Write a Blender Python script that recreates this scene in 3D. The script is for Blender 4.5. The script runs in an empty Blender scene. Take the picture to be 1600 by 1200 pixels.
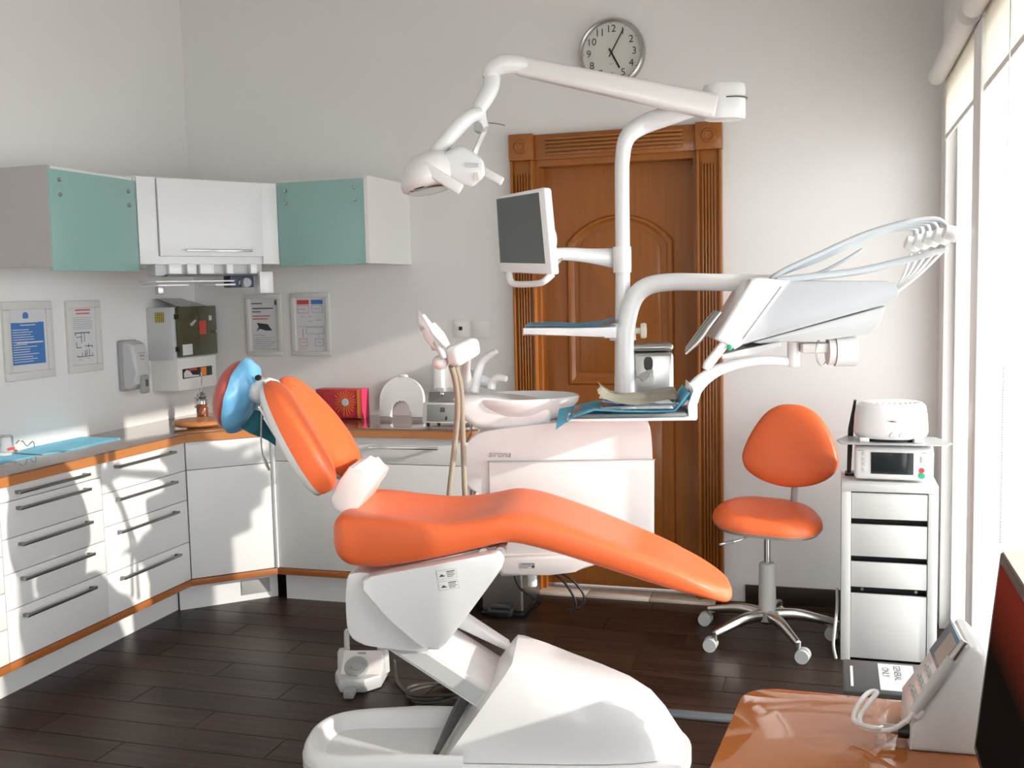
import bpy, bmesh, math, random
from mathutils import Vector, Matrix
random.seed(7)
PI = math.pi
S = bpy.context.scene
COL = S.collection

# ---------------------------------------------------------------- camera
F = 1634.0
RW = Matrix(((0.956, 0.004, -0.292), (0.291, -0.093, 0.952), (-0.023, -0.996, -0.090)))   # world <- camera (x right, y down, z forward)
cx = Vector((RW[0][0], RW[1][0], RW[2][0])).normalized()
cz = Vector((RW[0][2], RW[1][2], RW[2][2])).normalized()
cyd = cz.cross(cx).normalized()
cx = cyd.cross(cz).normalized()
CAM = Vector((0, 0, 1.5))
cam_data = bpy.data.cameras.new('camera')
cam = bpy.data.objects.new('camera', cam_data); COL.objects.link(cam)
cam_data.sensor_width = 36.0; cam_data.lens = F / 1600 * 36.0; cam_data.clip_start = 0.05
mw = Matrix.Identity(4)
for i in range(3):
    mw[i][0] = cx[i]; mw[i][1] = -cyd[i]; mw[i][2] = -cz[i]; mw[i][3] = CAM[i]
cam.matrix_world = mw
S.camera = cam

# ---------------------------------------------------------------- light
SUN_AZ, SUN_EL = math.radians(8), math.radians(17.1)
sd = Vector((-math.cos(SUN_AZ) * math.cos(SUN_EL), math.sin(SUN_AZ) * math.cos(SUN_EL), -math.sin(SUN_EL)))
sl = bpy.data.lights.new('sun', 'SUN'); sl.energy = 2.0; sl.angle = math.radians(0.8); sl.color = (1.0, 0.93, 0.84)
so = bpy.data.objects.new('sun', sl); COL.objects.link(so)
so.rotation_euler = sd.to_track_quat('-Z', 'Y').to_euler(); so.location = (6, -2, 4)
W = bpy.data.worlds.new('world'); S.world = W; W.use_nodes = True
bg = W.node_tree.nodes['Background']; bg.inputs[0].default_value = (0.93, 0.97, 1.0, 1); bg.inputs[1].default_value = 3.1
pl = bpy.data.lights.new('window_portal', 'AREA'); pl.shape = 'RECTANGLE'
pl.cycles.is_portal = True
po = bpy.data.objects.new('window_portal', pl); COL.objects.link(po); po.location = (0.61, .77, 1.17)
po.rotation_euler = Vector((-1, 0, 0)).to_track_quat('-Z', 'Y').to_euler()
pl.size, pl.size_y = 8.1, 2.4
vs = S.view_settings
vs.view_transform = 'Standard'; vs.look = 'None'; vs.gamma = 1.0; vs.use_curve_mapping = False; vs.exposure = 0.82

# ---------------------------------------------------------------- pixel -> point on a known plane
def ray(px, py):
    return ((px - 800) / F) * cx + ((py - 600) / F) * cyd + cz
def onz(px, py, z): d = ray(px, py); return CAM + d * ((z - CAM.z) / d.z)
def onx(px, py, x): d = ray(px, py); return CAM + d * ((x - CAM.x) / d.x)
def ony(px, py, y): d = ray(px, py); return CAM + d * ((y - CAM.y) / d.y)
TH = math.radians(12)
A = Vector((math.cos(TH), math.sin(TH), 0)); V = Vector((-math.sin(TH), math.cos(TH), 0)); O = Vector((-.847, 3.287, 0))
CH = Matrix(((A.x, V.x, 0, O.x), (A.y, V.y, 0, O.y), (0, 0, 1, 0), (0, 0, 0, 1)))
def ch(px, py, v):                                   # (u, z) on the vertical plane v of the dental chair's own axes
    d = ray(px, py); p = O + V * v
    q = CAM + d * ((p - CAM).dot(V) / d.dot(V)) - O
    return (q.dot(A), q.z)
def cp(px, py, v): u, z = ch(px, py, v); return Vector((u, v, z))
def cw(u, v, z): return CH @ Vector((u, v, z))

# ---------------------------------------------------------------- materials
def mat(name, col, rough=0.5, metal=0.0, coat=0.0, var=0.04, scale=30.0, bump=0.0, trans=0.0, ior=1.45, sheen=0.0, stretch=None, spec=0.5):
    m = bpy.data.materials.new(name); m.use_nodes = True
    nt = m.node_tree; b = nt.nodes['Principled BSDF']
    b.inputs['Roughness'].default_value = rough; b.inputs['Metallic'].default_value = metal
    b.inputs['Coat Weight'].default_value = coat; b.inputs['Coat Roughness'].default_value = 0.06
    b.inputs['IOR'].default_value = ior; b.inputs['Specular IOR Level'].default_value = spec
    b.inputs['Transmission Weight'].default_value = trans
    tc = nt.nodes.new('ShaderNodeTexCoord'); mp = nt.nodes.new('ShaderNodeMapping')
    if stretch: mp.inputs['Scale'].default_value = stretch
    nz = nt.nodes.new('ShaderNodeTexNoise'); nz.inputs['Scale'].default_value = scale; nz.inputs['Detail'].default_value = 4
    cr = nt.nodes.new('ShaderNodeMix'); cr.data_type = 'RGBA'
    cr.inputs['A'].default_value = (*[c * (1 - var) for c in col], 1); cr.inputs['B'].default_value = (*[min(1, c * (1 + var)) for c in col], 1)
    nt.links.new(tc.outputs['Object'], mp.inputs[0]); nt.links.new(mp.outputs[0], nz.inputs['Vector'])
    nt.links.new(nz.outputs['Fac'], cr.inputs['Factor']); nt.links.new(cr.outputs['Result'], b.inputs['Base Color'])
    if bump:
        bn = nt.nodes.new('ShaderNodeBump'); bn.inputs['Strength'].default_value = bump; bn.inputs['Distance'].default_value = 0.004
        nt.links.new(nz.outputs['Fac'], bn.inputs['Height']); nt.links.new(bn.outputs[0], b.inputs['Normal'])
    return m
M = {}
M['wall'] = mat('wall_paint', (.79, .775, .755), .7, var=.015, scale=3, bump=.02)
M['ceil'] = mat('ceiling_paint', (.87, .865, .85), .8, var=.01)
M['white'] = mat('white_plastic', (.80, .80, .80), .28, coat=.35, var=.01)
M['white2'] = mat('warm_white_plastic', (.79, .765, .75), .3, coat=.3, var=.01)
M['lam'] = mat('white_laminate', (.77, .775, .77), .32, var=.01)
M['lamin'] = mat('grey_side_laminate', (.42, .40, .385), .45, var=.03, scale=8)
M['offw'] = mat('matt_white', (.78, .77, .74), .5, var=.015)
M['teal'] = mat('teal_glass_front', (.26, .44, .405), .25, coat=.25, var=.015)
M['orange'] = mat('orange_upholstery', (.78, .145, .043), .38, var=.03, scale=60, bump=.03)
M['red'] = mat('muted_red_cushion', (.45, .09, .075), .35, coat=.2, var=.06)
M['ctop'] = mat('brown_counter', (.20, .115, .075), .12, coat=.6, var=.08, scale=14)
M['edge'] = mat('orange_wood_edge', (.50, .19, .055), .35, coat=.2, var=.12, scale=10, stretch=(1, 1, 8))
M['strip'] = mat('orange_wood_strip', (.36, .12, .03), .4, var=.12, scale=10, stretch=(1, 1, 8))
M['wood'] = mat('varnished_door_wood', (.31, .098, .012), .34, coat=.25, var=.22, scale=6, stretch=(9, 9, .6), bump=.03)
M['woodh'] = mat('varnished_door_wood_across', (.31, .098, .012), .34, coat=.25, var=.22, scale=6, stretch=(.6, 9, 9), bump=.03)
M['chrome'] = mat('chrome', (.72, .72, .71), .16, metal=1, var=.02)
M['steel'] = mat('brushed_steel', (.50, .49, .47), .33, metal=1, var=.06, scale=40, stretch=(1, 1, 20))
M['alu'] = mat('polished_aluminium', (.62, .61, .59), .25, metal=1, var=.04)
M['bar'] = mat('dark_handle_metal', (.26, .255, .245), .3, metal=1, var=.05)
M['grey'] = mat('grey_plastic', (.36, .365, .36), .4, var=.02)
M['lgrey'] = mat('light_grey_plastic', (.56, .57, .57), .38, var=.02)
M['dgrey'] = mat('dark_grey_plastic', (.11, .11, .112), .42, var=.05)
M['black'] = mat('black_plastic', (.012, .012, .013), .35, var=.1)
M['screen'] = mat('grey_screen', (.115, .13, .125), .18, var=.03, scale=4)
M['dscreen'] = mat('dark_screen', (.02, .025, .028), .1, coat=.4, var=.1)
M['ink'] = mat('print_ink', (.05, .05, .055), .6)
M['inkg'] = mat('grey_print', (.33, .33, .34), .6)
M['inkr'] = mat('red_print', (.55, .07, .06), .6)
M['inkb'] = mat('blue_print', (.06, .19, .48), .6)
M['paper'] = mat('poster_paper', (.66, .66, .665), .6, var=.01)
M['bmat'] = mat('blue_paper', (.22, .64, .85), .6, var=.05, scale=40, bump=.1)
M['bcover'] = mat('blue_plastic_film', (.17, .46, .72), .28, coat=.4, var=.22, scale=14, bump=.5)
M['bib'] = mat('teal_bib', (.03, .20, .25), .7, var=.06)
M['hose'] = mat('taupe_hose', (.34, .30, .235), .45, var=.04)
M['hoseg'] = mat('pale_grey_hose', (.55, .59, .62), .38, var=.02)
M['cable'] = mat('dark_cable', (.06, .055, .045), .5)
M['ivory'] = mat('ivory_material', (.70, .66, .54), .5, var=.06)
M['desk'] = mat('orange_glass_top', (.42, .14, .042), .03, coat=.2, var=.05, scale=5)
M['olive'] = mat('tinted_olive_panel', (.055, .05, .015), .15, coat=.6, var=.3, scale=9)
M['yellow'] = mat('yellow_sticker', (.62, .50, .06), .5)
M['orp'] = mat('orange_print', (.85, .25, .03), .5)
M['green'] = mat('green_button', (.05, .42, .22), .4)
M['redb'] = mat('red_button', (.70, .06, .07), .4)
M['pink'] = mat('red_patterned_card', (.50, .03, .04), .45, var=.35, scale=60)
M['amber'] = mat('amber_brown_glass', (.20, .045, .012), .1, coat=.8)
M['marble'] = mat('beige_marble', (.55, .48, .41), .3, var=.12, scale=12)
M['bluescr'] = mat('blue_device_screen', (.10, .22, .30), .25, var=.05)
M['tan'] = mat('tan_display', (.33, .29, .24), .3)
M['stone'] = mat('pale_terrace', (.78, .76, .72), .8, var=.05)
M['framew'] = mat('window_frame_white', (.82, .82, .80), .4, var=.01)
M['clear'] = mat('clear_plastic', (.9, .92, .93), .08, trans=.85)
M['fgrey'] = mat('frame_pale_wood', (.66, .65, .62), .45, var=.03)

def tile_mat(name):
    m = mat(name, (.028, .0155, .0105), .38, var=.0, coat=.0, spec=.28)
    nt = m.node_tree; b = nt.nodes['Principled BSDF']
    tc = nt.nodes.new('ShaderNodeTexCoord'); mp = nt.nodes.new('ShaderNodeMapping'); mp.inputs['Scale'].default_value = (1.2, 14, 1)
    oi = nt.nodes.new('ShaderNodeObjectInfo'); n = nt.nodes.new('ShaderNodeTexNoise'); n.inputs['Scale'].default_value = 3; n.inputs['Detail'].default_value = 6
    ad = nt.nodes.new('ShaderNodeVectorMath'); ad.operation = 'ADD'
    nt.links.new(tc.outputs['Object'], ad.inputs[0]); nt.links.new(oi.outputs['Random'], ad.inputs[1])
    nt.links.new(ad.outputs[0], mp.inputs[0]); nt.links.new(mp.outputs[0], n.inputs['Vector'])
    r = nt.nodes.new('ShaderNodeValToRGB'); r.color_ramp.elements[0].position = .3; r.color_ramp.elements[0].color = (.015, .008, .0055, 1)
    r.color_ramp.elements[1].position = .75; r.color_ramp.elements[1].color = (.052, .027, .017, 1)
    nt.links.new(n.outputs['Fac'], r.inputs[0])
    mm = nt.nodes.new('ShaderNodeMath'); mm.operation = 'MULTIPLY_ADD'; mm.inputs[1].default_value = .5; mm.inputs[2].default_value = .75
    nt.links.new(oi.outputs['Random'], mm.inputs[0])
    mx = nt.nodes.new('ShaderNodeMix'); mx.data_type = 'RGBA'; mx.blend_type = 'MULTIPLY'; mx.inputs['Factor'].default_value = 1
    nt.links.new(r.outputs[0], mx.inputs['A']); nt.links.new(mm.outputs[0], mx.inputs['B']); nt.links.new(mx.outputs['Result'], b.inputs['Base Color'])
    bn = nt.nodes.new('ShaderNodeBump'); bn.inputs['Strength'].default_value = .12; bn.inputs['Distance'].default_value = .003
    nt.links.new(n.outputs['Fac'], bn.inputs['Height']); nt.links.new(bn.outputs[0], b.inputs['Normal'])
    return m
M['tile'] = tile_mat('dark_wood_tile')
M['grout'] = mat('floor_grout', (.14, .10, .075), .8)

def blind_mat():
    m = bpy.data.materials.new('roller_blind_cloth'); m.use_nodes = True; nt = m.node_tree
    nt.nodes.remove(nt.nodes['Principled BSDF']); out = nt.nodes['Material Output']
    d = nt.nodes.new('ShaderNodeBsdfDiffuse'); t = nt.nodes.new('ShaderNodeBsdfTranslucent'); mx = nt.nodes.new('ShaderNodeMixShader')
    wv = nt.nodes.new('ShaderNodeTexNoise'); wv.inputs['Scale'].default_value = 200
    rm = nt.nodes.new('ShaderNodeMix'); rm.data_type = 'RGBA'; rm.inputs['A'].default_value = (.84, .80, .72, 1); rm.inputs['B'].default_value = (.88, .84, .77, 1)
    nt.links.new(wv.outputs['Fac'], rm.inputs['Factor'])
    nt.links.new(rm.outputs['Result'], d.inputs[0]); nt.links.new(rm.outputs['Result'], t.inputs[0]); mx.inputs[0].default_value = .6
    tp = nt.nodes.new('ShaderNodeBsdfTransparent'); m2 = nt.nodes.new('ShaderNodeMixShader'); m2.inputs[0].default_value = .10
    nt.links.new(d.outputs[0], mx.inputs[1]); nt.links.new(t.outputs[0], mx.inputs[2]); nt.links.new(mx.outputs[0], m2.inputs[1]); nt.links.new(tp.outputs[0], m2.inputs[2]); nt.links.new(m2.outputs[0], out.inputs[0])
    return m
M['blind'] = blind_mat()
def glass_mat():
    m = bpy.data.materials.new('window_glass'); m.use_nodes = True; nt = m.node_tree
    nt.nodes.remove(nt.nodes['Principled BSDF']); out = nt.nodes['Material Output']
    t = nt.nodes.new('ShaderNodeBsdfTransparent'); g = nt.nodes.new('ShaderNodeBsdfGlossy'); g.inputs['Roughness'].default_value = .02
    fr = nt.nodes.new('ShaderNodeLayerWeight'); fr.inputs[0].default_value = .12; mx = nt.nodes.new('ShaderNodeMixShader')
    pw = nt.nodes.new('ShaderNodeMath'); pw.operation = 'MULTIPLY'; pw.inputs[1].default_value = .12
    nt.links.new(fr.outputs['Facing'], pw.inputs[0]); nt.links.new(pw.outputs[0], mx.inputs[0]); nt.links.new(t.outputs[0], mx.inputs[1]); nt.links.new(g.outputs[0], mx.inputs[2]); nt.links.new(mx.outputs[0], out.inputs[0])
    return m
M['glass'] = glass_mat()

# ---------------------------------------------------------------- object helpers
WORG = {}
def link(o, parent=None, origin=Vector((0, 0, 0))):
    COL.objects.link(o); WORG[o.name] = Vector(origin)
    if parent is not None:
        o.parent = parent; o.matrix_parent_inverse = Matrix.Translation(-WORG[parent.name])
    return o
def tag(o, label=None, cat=None, group=None, kind=None):
    if label: o['label'] = label
    if cat: o['category'] = cat
    if group: o['group'] = group
    if kind: o['kind'] = kind
    return o
def thing(name, label, cat, loc, group=None):
    o = bpy.data.objects.new(name, None); o.empty_display_size = .05; o.location = loc
    link(o, None, loc); return tag(o, label, cat, group)
def struct(name, loc=(0, 0, 0)):
    o = bpy.data.objects.new(name, None); o.location = loc; link(o, None, loc); o['kind'] = 'structure'; return o
def obj(name, bm, m, parent=None, mtx=None, ang=35, label=None):
    """one bmesh -> one mesh object; its origin is put at the mesh's own middle"""
    if mtx is not None: bm.transform(mtx)
    bmesh.ops.recalc_face_normals(bm, faces=bm.faces[:])
    c = Vector((0, 0, 0))
    if bm.verts:
        lo = Vector([min(v.co[i] for v in bm.verts) for i in range(3)]); hi = Vector([max(v.co[i] for v in bm.verts) for i in range(3)])
        c = (lo + hi) / 2
        if parent is None: c.z = lo.z
    bm.transform(Matrix.Translation(-c))
    me = bpy.data.meshes.new(name); bm.to_mesh(me); bm.free()
    me.materials.append(M[m] if isinstance(m, str) else m)
    for p in me.polygons: p.use_smooth = True
    me.set_sharp_from_angle(angle=math.radians(ang))
    o = bpy.data.objects.new(name, me); o.location = c
    link(o, parent, c)
    if label: o['label'] = label
    return o
def NB(): return bmesh.new()
def bevel_new(bm, verts, r, seg=2):
    if r <= 0: return
    vs_ = set(verts); es = [e for e in bm.edges if e.verts[0] in vs_ and e.verts[1] in vs_]
    bmesh.ops.bevel(bm, geom=es, offset=r, segments=seg, profile=.5, affect='EDGES', clamp_overlap=True)
def box(x0, x1, y0, y1, z0, z1, r=0, seg=2, bm=None):
    bm = bm or NB()
    x0, x1 = sorted((x0, x1)); y0, y1 = sorted((y0, y1)); z0, z1 = sorted((z0, z1))
    v = [bm.verts.new((x, y, z)) for z in (z0, z1) for y in (y0, y1) for x in (x0, x1)]
    for f in ((0, 2, 3, 1), (4, 5, 7, 6), (0, 1, 5, 4), (2, 6, 7, 3), (0, 4, 6, 2), (1, 3, 7, 5)): bm.faces.new([v[i] for i in f])
    bevel_new(bm, v, r, seg); return bm
def prism(pts, a0, a1, axis='y', r=0, seg=2, bm=None):
    """polygon pts extruded along an axis: axis 'y' takes (x,z) points, 'z' takes (x,y), 'x' takes (y,z)"""
    bm = bm or NB()
    def P(p, a): return {'y': (p[0], a, p[1]), 'z': (p[0], p[1], a), 'x': (a, p[0], p[1])}[axis]
    b = [bm.verts.new(P(p, a0)) for p in pts]; t = [bm.verts.new(P(p, a1)) for p in pts]; n = len(pts)
    bm.faces.new(b); bm.faces.new(t[::-1])
    for i in range(n): bm.faces.new((b[i], b[(i + 1) % n], t[(i + 1) % n], t[i]))
    if r > 0: bevel_new(bm, b + t, r, seg)
    return bm
def prism_rim(pts, a0, a1, axis='y', r=.01, seg=3, bm=None):
    """as prism, only the rims of the two faces are rounded"""
    bm = bm or NB()
    def P(p, a): return {'y': (p[0], a, p[1]), 'z': (p[0], p[1], a), 'x': (a, p[0], p[1])}[axis]
    b = [bm.verts.new(P(p, a0)) for p in pts]; t = [bm.verts.new(P(p, a1)) for p in pts]; n = len(pts)
    f0 = bm.faces.new(b); f1 = bm.faces.new(t[::-1])
    for i in range(n): bm.faces.new((b[i], b[(i + 1) % n], t[(i + 1) % n], t[i]))
    bmesh.ops.bevel(bm, geom=list(set(f0.edges) | set(f1.edges)), offset=r, segments=seg, profile=.5, affect='EDGES', clamp_overlap=True)
    return bm
def smooth(pts, n=6, closed=False):
    pts = [Vector(p) for p in pts]; L = len(pts); out = []
    rng = range(L) if closed else range(L - 1)
    for i in rng:
        g = (lambda k: pts[k % L]) if closed else (lambda k: pts[max(0, min(L - 1, k))])
        p0, p1, p2, p3 = g(i - 1), g(i), g(i + 1), g(i + 2)
        for j in range(n):
            t = j / n
            out.append(.5 * ((2 * p1) + (p2 - p0) * t + (2 * p0 - 5 * p1 + 4 * p2 - p3) * t * t + (3 * p1 - p0 - 3 * p2 + p3) * t ** 3))
    if not closed: out.append(pts[-1])
    return out
def tube(pts, r, n=10, sm=6, bm=None, flat=1.0, closed=False, up=None):
    """a round (or flattened) bar along a smooth path; r is one radius or one per point"""
    bm = bm or NB()
    rs = r if isinstance(r, (list, tuple)) else [r] * len(pts)
    if sm > 1:
        q = smooth([Vector(p) for p in pts], sm, closed)
        rr = [v.x for v in smooth([Vector((a, 0, 0)) for a in rs], sm, closed)]
    else: q = [Vector(p) for p in pts]; rr = list(rs)
    N = len(q); rings = []
    nrm = None
    for i in range(N):
        t = (q[(i + 1) % N] - q[i - 1]) if closed else (q[min(N - 1, i + 1)] - q[max(0, i - 1)])
        if t.length < 1e-9: t = Vector((0, 0, 1))
        t.normalize()
        if up is not None: nrm = Vector(up)
        elif nrm is None: nrm = Vector((0, 0, 1)) if abs(t.z) < .9 else Vector((1, 0, 0))
        nrm = nrm - t * nrm.dot(t)
        if nrm.length < 1e-6: nrm = t.orthogonal()
        nrm.normalize(); bi = t.cross(nrm)
        rings.append([bm.verts.new(q[i] + (nrm * math.cos(2 * PI * k / n) + bi * math.sin(2 * PI * k / n) * flat) * rr[i]) for k in range(n)])
    for i in range(N if closed else N - 1):
        a, b = rings[i], rings[(i + 1) % N]
        for k in range(n): bm.faces.new((a[k], a[(k + 1) % n], b[(k + 1) % n], b[k]))
    if not closed: bm.faces.new(rings[0][::-1]); bm.faces.new(rings[-1])
    return bm
def loft(rings, bm=None, caps=True):
    bm = bm or NB(); R_ = [[bm.verts.new(p) for p in r] for r in rings]; n = len(R_[0])
    for a, b in zip(R_[:-1], R_[1:]):
        for k in range(n): bm.faces.new((a[k], a[(k + 1) % n], b[(k + 1) % n], b[k]))
    if caps: bm.faces.new(R_[0][::-1]); bm.faces.new(R_[-1])
    return bm
def lathe(prof, c, n=28, axis=(0, 0, 1), bm=None, sx=1, sy=1):
    q = Vector((0, 0, 1)).rotation_difference(Vector(axis))
    rings = [[Vector(c) + q @ Vector((max(r, 1e-4) * math.cos(2 * PI * k / n) * sx, max(r, 1e-4) * math.sin(2 * PI * k / n) * sy, z)) for k in range(n)] for r, z in prof]
    return loft(rings, bm)
def ellipsoid(c, ax, ay, az, n=24, m=14, bm=None, cut=None):
    """ax, ay, az: vectors of the three half-axes"""
    rings = []
    lo, hi = cut or (-1, 1)
    for i in range(m + 1):
        s = lo + (hi - lo) * i / m
        s = math.sin(math.asin(max(-1, lo)) + (math.asin(min(1, hi)) - math.asin(max(-1, lo))) * i / m)
        r = math.sqrt(max(1e-6, 1 - s * s))
        rings.append([Vector(c) + Vector(az) * s + (Vector(ax) * math.cos(2 * PI * k / n) + Vector(ay) * math.sin(2 * PI * k / n)) * r for k in range(n)])
    return loft(rings, bm)
def pillow(outline, front, back, place, extra=None, n=6, rows=9, bm=None):
    """a padded shape: 2-D outline, depth front(r)/back(r) with r = 1 at the rim; place(x, y, d) -> 3-D"""
    bm = bm or NB(); o = [(p.x, p.y) for p in smooth([Vector((*p, 0)) for p in outline], n, True)]
    cx_ = sum(p[0] for p in o) / len(o); cy_ = sum(p[1] for p in o) / len(o); N = len(o)
    def ring(r, d, sgn):
        res = []
        for p in o:
            x = cx_ + (p[0] - cx_) * r; y = cy_ + (p[1] - cy_) * r
            e = extra(x, y) if extra and sgn > 0 else 0
            res.append(bm.verts.new(place(x, y, d + e * (1 if sgn > 0 else 0))))
        return res
    rs = [math.sin(PI / 2 * (i + .15) / (rows)) for i in range(rows)] + [1.0]
    seq = [ring(r, front(r), 1) for r in rs] + [ring(r, -back(r), -1) for r in rs[::-1][1:]]
    for a, b in zip(seq[:-1], seq[1:]):
        for k in range(N): bm.faces.new((a[k], a[(k + 1) % N], b[(k + 1) % N], b[k]))
    bm.faces.new(seq[0]); bm.faces.new(seq[-1][::-1])
    return bm
def quad_slab(q, th, bm=None, r=0):
    """four corner points, thickened along the inverse of the face normal"""
    bm = bm or NB(); q = [Vector(p) for p in q]
    n = (q[1] - q[0]).cross(q[3] - q[0]).normalized()
    v = [bm.verts.new(p) for p in q] + [bm.verts.new(p - n * th) for p in q]
    for f in ((0, 1, 2, 3), (7, 6, 5, 4), (0, 4, 5, 1), (1, 5, 6, 2), (2, 6, 7, 3), (3, 7, 4, 0)): bm.faces.new([v[i] for i in f])
    bevel_new(bm, v, r); return bm
def text(name, s, size, mtx, m, parent, ext=.0004, align='CENTER', shear=0):
    cu = bpy.data.curves.new(name, 'FONT'); cu.body = s; cu.size = size; cu.align_x = align; cu.align_y = 'CENTER'; cu.extrude = ext; cu.shear = shear
    cu.resolution_u = 3
    t = bpy.data.objects.new(name + '_src', cu); me = bpy.data.meshes.new_from_object(t)
    bpy.data.objects.remove(t); bpy.data.curves.remove(cu)
    bm = NB(); bm.from_mesh(me); bpy.data.meshes.remove(me)
    return obj(name, bm, m, parent, mtx)
def frame_m(o, x, y):
    """matrix with local x along x, local y along y, z outwards"""
    x = Vector(x).normalized(); y = Vector(y); y = (y - x * y.dot(x)).normalized(); z = x.cross(y)
    m = Matrix.Identity(4)
    for i in range(3): m[i][0] = x[i]; m[i][1] = y[i]; m[i][2] = z[i]; m[i][3] = o[i]
    return m

# ================================================================ ROOM
XL, XR, YB, YF, ZC = -3.31, 0.45, 4.95, -3.4, 3.3
fl = obj('floor', box(XL - .2, XR + .15, YF - .2, YB + .35, -.08, -.006), 'grout'); fl['kind'] = 'structure'
TL, TW = .90, .153
full = None
yrow = .9; k = 0
while yrow < YB - .01:
    y1 = min(yrow + TW - .004, YB); off = (k * .37) % TL; x = -3.25 - off
    while x < XR:
        xa, xb = max(x, XL + .2), min(x + TL - .004, XR)
        if xb - xa > .03:
            if full is not None and abs((xb - xa) - (TL - .004)) < 1e-6 and abs(y1 - yrow - TW + .004) < 1e-6:
                t = bpy.data.objects.new('tile', full); t.location = ((xa + xb) / 2, (yrow + y1) / 2, -.003); link(t, fl, t.location)
            else:
                t = obj('tile', box(xa, xb, yrow, y1, -.006, random.uniform(-.0006, .0002)), 'tile', fl)
                if abs((xb - xa) - (TL - .004)) < 1e-6: full = t.data
        x += TL
    yrow += TW; k += 1
w = obj('wall_left', box(XL - .15, XL, YF - .2, YB + .2, 0, ZC), 'wall'); w['kind'] = 'structure'
DX0, DX1, DZ = -1.385, -.585, 2.115          # door opening
b = box(XL, DX0, YB, YB + .2, 0, ZC); box(DX1, XR + .15, YB, YB + .2, 0, ZC, bm=b); box(DX0, DX1, YB, YB + .2, DZ, ZC, bm=b)
w = obj('wall_back', b, 'wall'); w['kind'] = 'structure'
WY0, WY1, WZ1 = -3.2, 4.74, 2.30                # glazed opening in the window wall
SY, SL = 2.66, 0.3
b = box(XR, XR + .15, WY1, YB, 0, ZC); box(XR, XR + .15, YF - .2, WY0, 0, ZC, bm=b); box(XR, XR + .15, WY0, WY1, WZ1, ZC, bm=b); box(XR, XR + .15, SL, SY, 0, 1.0, bm=b)  # last box: out-of-view parapet added to keep low sun off the floor
w = obj('wall_right', b, 'wall'); w['kind'] = 'structure'
w = obj('wall_front', box(XL - .15, XR + .15, YF - .2, YF, 0, ZC), 'wall'); w['kind'] = 'structure'
w = obj('ceiling', box(XL - .15, XR + .15, YF - .2, YB + .2, ZC, ZC + .12), 'ceil'); w['kind'] = 'structure'
bb = obj('baseboard_back', box(-.385, XR, YB - .014, YB, 0, .085, .003), mat('dark_baseboard_tile', (.03, .02, .015), .3)); bb['kind'] = 'structure'
bb = obj('baseboard_back_corner', box(-1.62, -1.49, YB - .014, YB, 0, .085, .003), 'tile'); bb['kind'] = 'structure'
th_ = struct('trim_1', (DX0, YB, 0))
for i in range(3):
    xa = DX0 - .06 + i * .31
    obj('slab', box(xa, xa + .306, YB - .10, YB + .02, -.002, .012, .002), 'marble', th_)
tr = obj('terrace_ground', box(XR + .15, 14, -12, 14, -.15, -.03), 'stone'); tr['kind'] = 'structure'
ev = obj('roof_overhang', box(XR + .15, XR + 1.5, -12, 14, 2.535, 2.70), 'ceil'); ev['kind'] = 'structure'
# windows: two floor-length bays and one over an unseen parapet added to block sun
for nm, y0, y1, zb in (('window_1', 3.63, WY1, 0), ('window_2', SY, 3.63, 0), ('window_3', SL, SY, 1.0), ('window_4', -1.45, SL, 0), ('window_5', WY0, -1.45, 0)):
    wn = struct(nm, (XR + .08, y0, zb))
    b = box(XR + .04, XR + .09, y0, y0 + .04, zb, WZ1, .004); box(XR + .04, XR + .09, y1 - .04, y1, zb, WZ1, .004, bm=b)
    obj('window_frame', b, 'framew', wn)
    obj('bottom_rail', box(XR + .04, XR + .09, y0 + .04, y1 - .04, zb, zb + .06, .004), 'framew', wn)
    obj('top_rail', box(XR + .04, XR + .09, y0 + .04, y1 - .04, WZ1 - .06, WZ1, .004), 'framew', wn)
    obj('pane', box(XR + .062, XR + .068, y0 + .04, y1 - .04, zb + .06, WZ1 - .06), 'glass', wn)
for y0, y1, zb, lab in ((3.70, 4.72, 2.07, 'short cream roller blind raised over the narrow bay behind the drawer unit'), (1.3, 3.56, 2.07, 'wide cream roller blind raised over the bays beside the desk, with a bead chain')):
    t = thing('roller_blind', lab, 'blind', (XR - .03, y0, zb), 'roller blinds of the window wall')
    obj('roller', tube([(XR - .037, y0 - .02, 2.335), (XR - .037, y1 + .02, 2.335)], .036, 20, 1), 'offw', t)
    obj('cloth', box(XR - .006, XR - .003, y0, y1, zb + .02, 2.36), 'blind', t)
    obj('bottom_bar', box(XR - .008, XR - .001, y0, y1, zb, zb + .02, .003), 'framew', t)
    if y0 < 2:
        bc = NB()
        for i in range(70): ellipsoid((XR - .05, 2.77, 1.28 - i * .0062), (.0023, 0, 0), (0, .0023, 0), (0, 0, .0023), 6, 4, bm=bc)
        tube([(XR - .05, 2.77, 2.32), (XR - .05, 2.77, 1.28)], .0012, 6, 1, bm=bc)
        obj('bead_chain', bc, 'steel', t)

pst_ = obj('trim_2', box(XR - .015, XR + .10, 3.575, 3.745, 0, WZ1, .006), 'framew'); pst_['kind'] = 'structure'
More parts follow.
